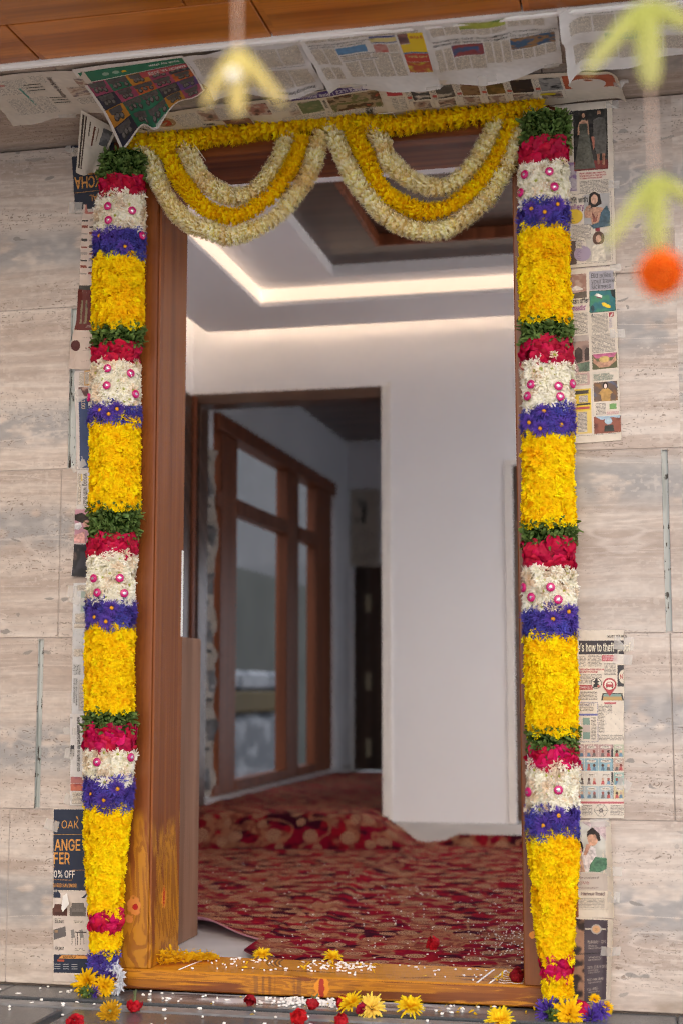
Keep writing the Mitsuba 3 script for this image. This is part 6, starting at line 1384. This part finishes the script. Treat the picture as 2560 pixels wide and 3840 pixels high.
p = Page('pale grey text page on the soffit between the concert advert and classifieds', SP((-0.260, -0.541), (0.050, -0.560), (0.045, -0.265), (-0.266, -0.262)), curl(22, amp=0.006, bottom=0.022, wave=24, base=0.007), paper=(0.54, 0.52, 0.51), turn=180)
p.words('Reading between', 0.02, 0.028, 0.012, squeeze=0.8, bold=False); p.columns(0.015, 0.04, p.W - 0.03, 0.105, 5); p.rect(0.015, 0.152, p.W - 0.03, 0.0012, INK); p.columns(0.015, 0.16, p.W - 0.03, 0.10, 5); p.tape(0.28, p.h, 0.05, 0.03, 0.1); p.done()
p = Page('classifieds page with a yellow and red advert block on the soffit', SP((0.046, -0.560), (0.364, -0.578), (0.348, -0.205), (0.056, -0.250)), curl(23, amp=0.004, bottom=0.016, wave=16, left=0.012), paper=(0.57, 0.55, 0.53), turn=0)
p.columns(0.012, 0.022, p.w - 0.03, 0.016, 5); p.words('National pilot programme on methanol', 0.012, 0.056, 0.009, squeeze=0.74, bold=False); p.words('using methanol-run buses held', 0.012, 0.070, 0.009, squeeze=0.74, bold=False); p.columns(0.012, 0.078, 0.06, 0.10, 2)
p.photo(0.075, 0.078, 0.075, 0.038, [(0.06, 0.16, 0.30), (0.10, 0.22, 0.38), (0.2, 0.17, 0.13)], 3, 0.5); p.rect(0.078, 0.125, 0.115, 0.003, INK); p.rect(0.078, 0.155, 0.115, 0.003, INK); p.columns(0.078, 0.132, 0.112, 0.02, 3); p.columns(0.08, 0.165, 0.11, 0.10, 3); p.columns(0.012, 0.19, 0.05, 0.08, 2)
p.rect(0.165, 0.040, 0.065, 0.008, (0.05, 0.07, 0.20)); p.rect(0.165, 0.050, 0.065, 0.022, (0.52, 0.44, 0.2)); p.rect(0.165, 0.074, 0.065, 0.004, (0.05, 0.07, 0.2)); p.photo(0.168, 0.085, 0.034, 0.045, [(0.38, 0.06, 0.05), (0.42, 0.22, 0.2), (0.3, 0.05, 0.05)], 5, 0.9); p.columns(0.168, 0.14, 0.06, 0.14, 2); p.columns(0.204, 0.085, 0.026, 0.05, 1)
p.photo(0.236, 0.036, 0.024, 0.055, [(0.10, 0.05, 0.06), (0.3, 0.16, 0.13)], 6, 0.6); p.rect(0.260, 0.036, 0.038, 0.105, (0.62, 0.44, 0.02)); p.words('SALE', 0.264, 0.064, 0.012, (0.45, 0.1, 0.05), 0.8); p.rect(0.236, 0.095, 0.024, 0.045, (0.6, 0.43, 0.03)); p.rect(0.236, 0.142, 0.062, 0.005, (0.06, 0.09, 0.28)); p.rect(0.236, 0.149, 0.062, 0.045, (0.40, 0.05, 0.04)); p.words('70% OFF', 0.242, 0.17, 0.011, (0.6, 0.5, 0.2), 0.8); p.photo(0.236, 0.195, 0.062, 0.062, [(0.42, 0.36, 0.03), (0.36, 0.07, 0.04), (0.5, 0.4, 0.05)], 7, 0.7)
p.tape(0.06, p.h - 0.02, 0.05, 0.035, 0.1); p.tape(p.w * 0.95, p.h, 0.05, 0.03, 0.05); p.done()
p = Page('sports page with a blue team photo on the soffit above the right swag', SP((0.362, -0.573), (0.684, -0.578), (0.676, -0.275), (0.348, -0.212)), curl(24, amp=0.005, bottom=0.026, wave=19), paper=(0.57, 0.55, 0.53), turn=0)
p.columns(0.012, 0.020, 0.07, 0.055, 2); p.photo(0.085, 0.010, 0.115, 0.038, [(0.10, 0.2, 0.05), (0.30, 0.33, 0.06), (0.08, 0.16, 0.32)], 3, 0.6); p.columns(0.085, 0.052, 0.115, 0.03, 3); p.columns(0.205, 0.012, 0.09, 0.06, 3)
p.words('Harmanpreet, Sciver-Brunt seal', 0.010, 0.104, 0.011, squeeze=0.72, bold=False); p.words('the chase after Matthews\u2019 stars again', 0.010, 0.120, 0.011, squeeze=0.68, bold=False); p.words('Bengaluru FC show class in beating', 0.166, 0.104, 0.011, squeeze=0.62, bold=False); p.words('Mumbai City in engrossing semi', 0.166, 0.120, 0.011, squeeze=0.64, bold=False)
p.photo(0.055, 0.128, 0.080, 0.062, [(0.03, 0.03, 0.035), (0.05, 0.08, 0.18), (0.22, 0.05, 0.06), (0.03, 0.03, 0.04)], 4, 0.7); p.photo(0.205, 0.126, 0.112, 0.062, [(0.03, 0.07, 0.13), (0.04, 0.09, 0.17), (0.25, 0.14, 0.06), (0.03, 0.05, 0.1)], 5, 1.0); p.columns(0.010, 0.135, 0.042, 0.13, 2); p.columns(0.055, 0.196, 0.08, 0.08, 2); p.columns(0.138, 0.128, 0.064, 0.13, 3); p.columns(0.205, 0.194, 0.112, 0.06, 4)
p.tape(0.13, p.h - 0.015, 0.05, 0.03, 0.05); p.tape(0.30, p.h, 0.04, 0.04, 0.1); p.done()
p = Page('white text page hanging loose on the soffit at upper right', SP((0.688, -0.578), (1.05, -0.570), (1.05, -0.270), (0.692, -0.265)), curl(25, amp=0.006, bottom=0.022, wave=15, left=0.035, reach=0.05), paper=(0.60, 0.58, 0.56), turn=0)
p.columns(0.02, 0.05, 0.33, 0.08, 6); p.words('Mandatory fixing', 0.06, 0.04, 0.012, squeeze=0.8, bold=False); p.columns(0.02, 0.19, 0.33, 0.08, 6); p.photo(0.10, 0.135, 0.08, 0.05, [(0.05, 0.12, 0.2), (0.1, 0.2, 0.3), (0.2, 0.2, 0.1)], 3, 0.6); p.tape(0.05, p.h, 0.04, 0.04, 0.05); p.done()
p = Page('yellowed page with a round photo on the soffit above the left swag', SP((-0.580, -0.185), (-0.205, -0.208), (-0.205, -0.012), (-0.580, -0.012)), curl(26, amp=0.003, base=0.004), paper=(0.50, 0.43, 0.33), turn=0)
p.words('A good week', 0.008, 0.06, 0.012, squeeze=0.7, rot=0.9); p.columns(0.045, 0.03, 0.05, 0.10, 2); p.oval(0.125, 0.072, 0.030, 0.036, (0.3, 0.19, 0.10), 2); p.oval(0.125, 0.075, 0.017, 0.024, (0.33, 0.05, 0.03), 3); p.oval(0.125, 0.052, 0.010, 0.010, (0.2, 0.1, 0.06), 4); p.columns(0.16, 0.03, 0.07, 0.10, 3); p.photo(0.235, 0.02, 0.05, 0.075, MIXED, 3, 0.9); p.columns(0.288, 0.015, 0.08, 0.075, 3); p.words('Keep', 0.225, 0.125, 0.014, squeeze=0.7); p.photo(0.29, 0.095, 0.08, 0.06, [(0.06, 0.04, 0.035), (0.2, 0.09, 0.06), (0.1, 0.06, 0.05)], 5, 0.7); p.columns(0.06, 0.14, 0.2, 0.04, 4)
p.tape(0.30, 0.0, 0.05, 0.022, 0.05); p.done()
p = Page('page with a purple valentine sale banner on the soffit over the middle', SP((-0.208, -0.208), (0.186, -0.276), (0.176, -0.012), (-0.206, -0.012)), curl(27, amp=0.003, base=0.0055), paper=(0.52, 0.45, 0.35), turn=0)
p.rect(0.085, 0.006, p.w - 0.09, 0.036, (0.055, 0.03, 0.13)); p.words('Lover\u2019s Valentine Sale | 22% Cashback', 0.090, 0.034, 0.0185, (0.56, 0.52, 0.56), 0.63); p.words('Fresh', p.w - 0.082, 0.024, 0.012, (0.55, 0.5, 0.55), 0.8); p.words('home', p.w - 0.080, 0.038, 0.012, (0.55, 0.5, 0.55), 0.8)
p.photo(0.005, 0.02, 0.065, 0.085, [(0.10, 0.05, 0.04), (0.3, 0.14, 0.10), (0.42, 0.3, 0.24), (0.08, 0.04, 0.04)], 3, 0.9); p.columns(0.075, 0.05, 0.075, 0.05, 3); p.photo(0.12, 0.10, 0.03, 0.035, MIXED, 4); p.photo(0.155, 0.055, 0.065, 0.075, [(0.22, 0.2, 0.11), (0.12, 0.15, 0.07), (0.35, 0.28, 0.2)], 5, 0.8); p.words('Alcohol cure?', 0.226, 0.06, 0.009, squeeze=0.7, rot=math.pi / 2)
p.photo(0.24, 0.050, p.w - 0.245, 0.100, [(0.35, 0.06, 0.04), (0.08, 0.05, 0.03), (0.28, 0.2, 0.12), (0.12, 0.12, 0.05), (0.4, 0.32, 0.22)], 6, 0.7); p.columns(0.08, 0.14, 0.28, 0.05, 6); p.words('Vittal', p.w - 0.06, 0.150, 0.02, squeeze=0.6, rot=math.pi / 2)
p.tape(0.20, 0.0, 0.05, 0.03, -0.1); p.tape(p.w - 0.045, 0.0, 0.045, 0.03, -0.05); p.done()
p = Page('page of small furniture adverts on the soffit above the right swag', SP((0.184, -0.252), (0.812, -0.200), (0.832, -0.020), (0.176, -0.012)), curl(28, amp=0.003, base=0.0045, right=0.012), paper=(0.56, 0.49, 0.40), turn=0)
p.rect(0.015, 0.035, 0.042, 0.042, (0.40, 0.05, 0.06)); p.columns(0.02, 0.085, 0.04, 0.08, 2)
x = 0.068
for i in range(6):
    ww = 0.066 if i < 4 else 0.075
    p.columns(x, 0.030, 0.012, 0.09, 1); p.rect(x, 0.085, 0.012, 0.014, (0.4, 0.08, 0.06), 2)
    p.photo(x + 0.014, 0.028, ww - 0.018, 0.080, [[(0.45, 0.4, 0.35), (0.05, 0.05, 0.05), (0.5, 0.44, 0.38)], [(0.2, 0.2, 0.17), (0.08, 0.07, 0.06), (0.4, 0.36, 0.3)], [(0.11, 0.035, 0.02), (0.2, 0.12, 0.06), (0.45, 0.38, 0.3)], [(0.20, 0.11, 0.03), (0.1, 0.06, 0.02), (0.3, 0.24, 0.1)], [(0.09, 0.03, 0.02), (0.03, 0.02, 0.02), (0.2, 0.1, 0.05)], [(0.02, 0.02, 0.02), (0.25, 0.24, 0.23), (0.04, 0.04, 0.04)]][i], i, 0.6)
    p.photo(x + 0.010, 0.118, ww - 0.02, 0.045, MIXED, i + 9, 0.8); p.frame(x - 0.001, 0.024, ww, 0.145, (0.35, 0.3, 0.25), 0.0006); x += ww + 0.002
p.photo(x, 0.02, p.w - x - 0.012, 0.09, [(0.32, 0.07, 0.03), (0.38, 0.10, 0.05)], 4, 0.4); p.oval(x + 0.06, 0.085, 0.05, 0.040, (0.55, 0.48, 0.41), 4); p.words('EXCHANGE', x + 0.055, 0.060, 0.011, (0.1, 0.07, 0.06), 0.62, rot=math.pi / 2); p.words('Royal', x + 0.078, 0.065, 0.012, (0.15, 0.1, 0.08), 0.7, False, rot=math.pi / 2); p.oval(x - 0.05, 0.13, 0.022, 0.008, (0.55, 0.42, 0.02), 4)
p.tape(0.26, 0.0, 0.04, 0.03, 0.2); p.tape(p.w, 0.09, 0.04, 0.03, 0.1); p.done()
# inside the house
p = Page('crumpled newspaper strip taped beside the corridor window', [(-1.592, 3.72, 2.15), (-1.592, 3.945, 2.17), (-1.592, 3.985, 0.23), (-1.592, 3.77, 0.24)], curl(30, amp=0.02, base=0.012), tone=0.75)
for i in range(7):
    p.columns(0.02, 0.05 + i * 0.27, 0.16, 0.10, 3); p.photo(0.02 + 0.03 * (i % 3), 0.155 + i * 0.27, 0.14, 0.12, MONO, i + 3, 0.5); p.rect(0.02, 0.04 + i * 0.27, 0.12, 0.02, (0.05, 0.05, 0.05), 3)
p.done()
p = Page('newspaper page pasted over the corridor door', [(-1.56, 7.495, 2.42), (-1.33, 7.495, 2.42), (-1.33, 7.495, 1.79), (-1.56, 7.495, 1.80)], curl(31, amp=0.01, base=0.008), tone=0.8)
p.photo(0.04, 0.02, 0.09, 0.26, [(0.07, 0.07, 0.06), (0.45, 0.42, 0.36), (0.15, 0.13, 0.1)], 3, 0.3); p.columns(0.02, 0.32, 0.19, 0.28, 3); p.done()

# ------------------------------------------------------------------ hanging palm-leaf ornaments
scene['palm_mat'] = {'type': 'principledthin', 'base_color': VC, 'roughness': 0.5, 'diff_trans': 0.7, 'eta': 1.3}
scene['string_mat'] = diffuse_like(rgb(0.66, 0.47, 0.36), 0.8)
scene['glint_bead_mat'] = diffuse_like(rgb(0.85, 0.82, 0.7), 0.3)
def prong(apex, tip, w0, w1, col, col2, n=7):
    """A folded strip of palm leaf, V-shaped in section."""
    a, b = np.array(apex, float), np.array(tip, float)
    d = unit((b - a)[None])[0]; s = unit(np.cross(d, [0.1, 1.0, 0])[None])[0]; q = np.cross(d, s)
    t = np.linspace(0, 1, n)
    w = np.interp(t, [0, 0.25, 0.8, 1], [w0 * 0.7, w0, w1, w1 * 0.5])
    c = a + t[:, None] * (b - a) + np.outer(np.sin(t * 3.1) * 0.003, q)
    V = np.concatenate([c - 0.5 * w[:, None] * s, c + 0.35 * w[:, None] * q, c + 0.5 * w[:, None] * s, c - 0.12 * w[:, None] * q])
    F = []
    for r in range(4):
        r2 = (r + 1) % 4
        for i in range(n - 1):
            F += [[r * n + i, r * n + i + 1, r2 * n + i + 1], [r * n + i, r2 * n + i + 1, r2 * n + i]]
    C = np.tile(np.array(col) * (1 - t[:, None]) + np.array(col2) * t[:, None], (4, 1))
    return V, np.array(F), C
def palm_knot(parent, ap, c, l, r, w, A=(0.50, 0.53, 0.13), B=(0.60, 0.58, 0.24)):
    V, F, C = merge([prong(ap, c, w, w * 0.9, A, B), prong(ap, l, w * 0.75, w * 0.55, A, B), prong(ap, r, w * 0.75, w * 0.55, A, B)])
    part(parent, 'palm_leaf_knot', trimesh.Trimesh(V, F, process=False), 'palm_mat', color=C)
rp = thing('rope', 'rope strung across in front of the porch, carrying the leaf ornaments', 'rope')
part(rp, 'cord', tube([(x, -2.735 + (x - 0.889) * 0.12, 2.435 + 0.004 * x * x) for x in np.linspace(-3.6, 3.6, 25)], 0.004, 6), 'string_mat')
for x in (-3.6, 3.6): part(rp, 'post', box(x - 0.04, x + 0.04, -2.775 + (x - 0.889) * 0.12, -2.695 + (x - 0.889) * 0.12, -0.3, 2.56, 0.006), 'board_mat')
h1 = thing('hanging_ornament', 'string of two palm leaf knots ending in an orange marigold, hanging at right', 'ornament', 'palm leaf ornaments hanging in front of the door')
part(h1, 'string', tube([(0.889, -2.735, 2.437), (0.894, -2.70, 1.75), (0.8994, -2.67, 1.297), (0.9025, -2.656, 1.188)], 0.0011, 6), 'string_mat')
palm_knot(h1, (0.8959, -2.6835, 1.404), (0.8997, -2.6746, 1.335), (0.8455, -2.688, 1.347), (0.9480, -2.670, 1.380), 0.0225)
palm_knot(h1, (0.9004, -2.664, 1.256), (0.9021, -2.656, 1.190), (0.8590, -2.666, 1.198), (0.9390, -2.653, 1.232), 0.0185)
g = np.random.default_rng(77)
n = 80; N_ = unit(g.standard_normal((n, 3)))
V, F, C = heads(np.tile([[0.9036, -2.654, 1.1755]], (n, 1)) + N_ * 0.008, N_, np.full(n, 0.0128), [(30, 6, 0.9, 0.5)], np.array([0.90, 0.17, 0.012]), np.array([0.95, 0.26, 0.03]), g)
part(h1, 'marigold', trimesh.Trimesh(V, F, process=False), 'petal_mat', color=C)
h2 = thing('hanging_ornament', 'pale palm leaf knot on a string hanging before the left swag', 'ornament', 'palm leaf ornaments hanging in front of the door')
part(h2, 'string', tube([(0.556, -2.775, 2.435), (0.5553, -2.768, 1.75), (0.5535, -2.755, 1.362), (0.5529, -2.752, 1.335)], 0.0012, 6), 'string_mat')
palm_knot(h2, (0.5535, -2.7547, 1.365), (0.5529, -2.7488, 1.3105), (0.5250, -2.7556, 1.3180), (0.5910, -2.7414, 1.320), 0.0170, (0.74, 0.64, 0.22), (0.78, 0.64, 0.26))
bm = trimesh.creation.icosphere(2, 0.0060); bm.apply_translation([0.5529, -2.764, 1.3396])  # small white ball standing in for a bright light glint on the knot
part(h2, 'glint_bead', bm, 'glint_bead_mat', smooth=True)
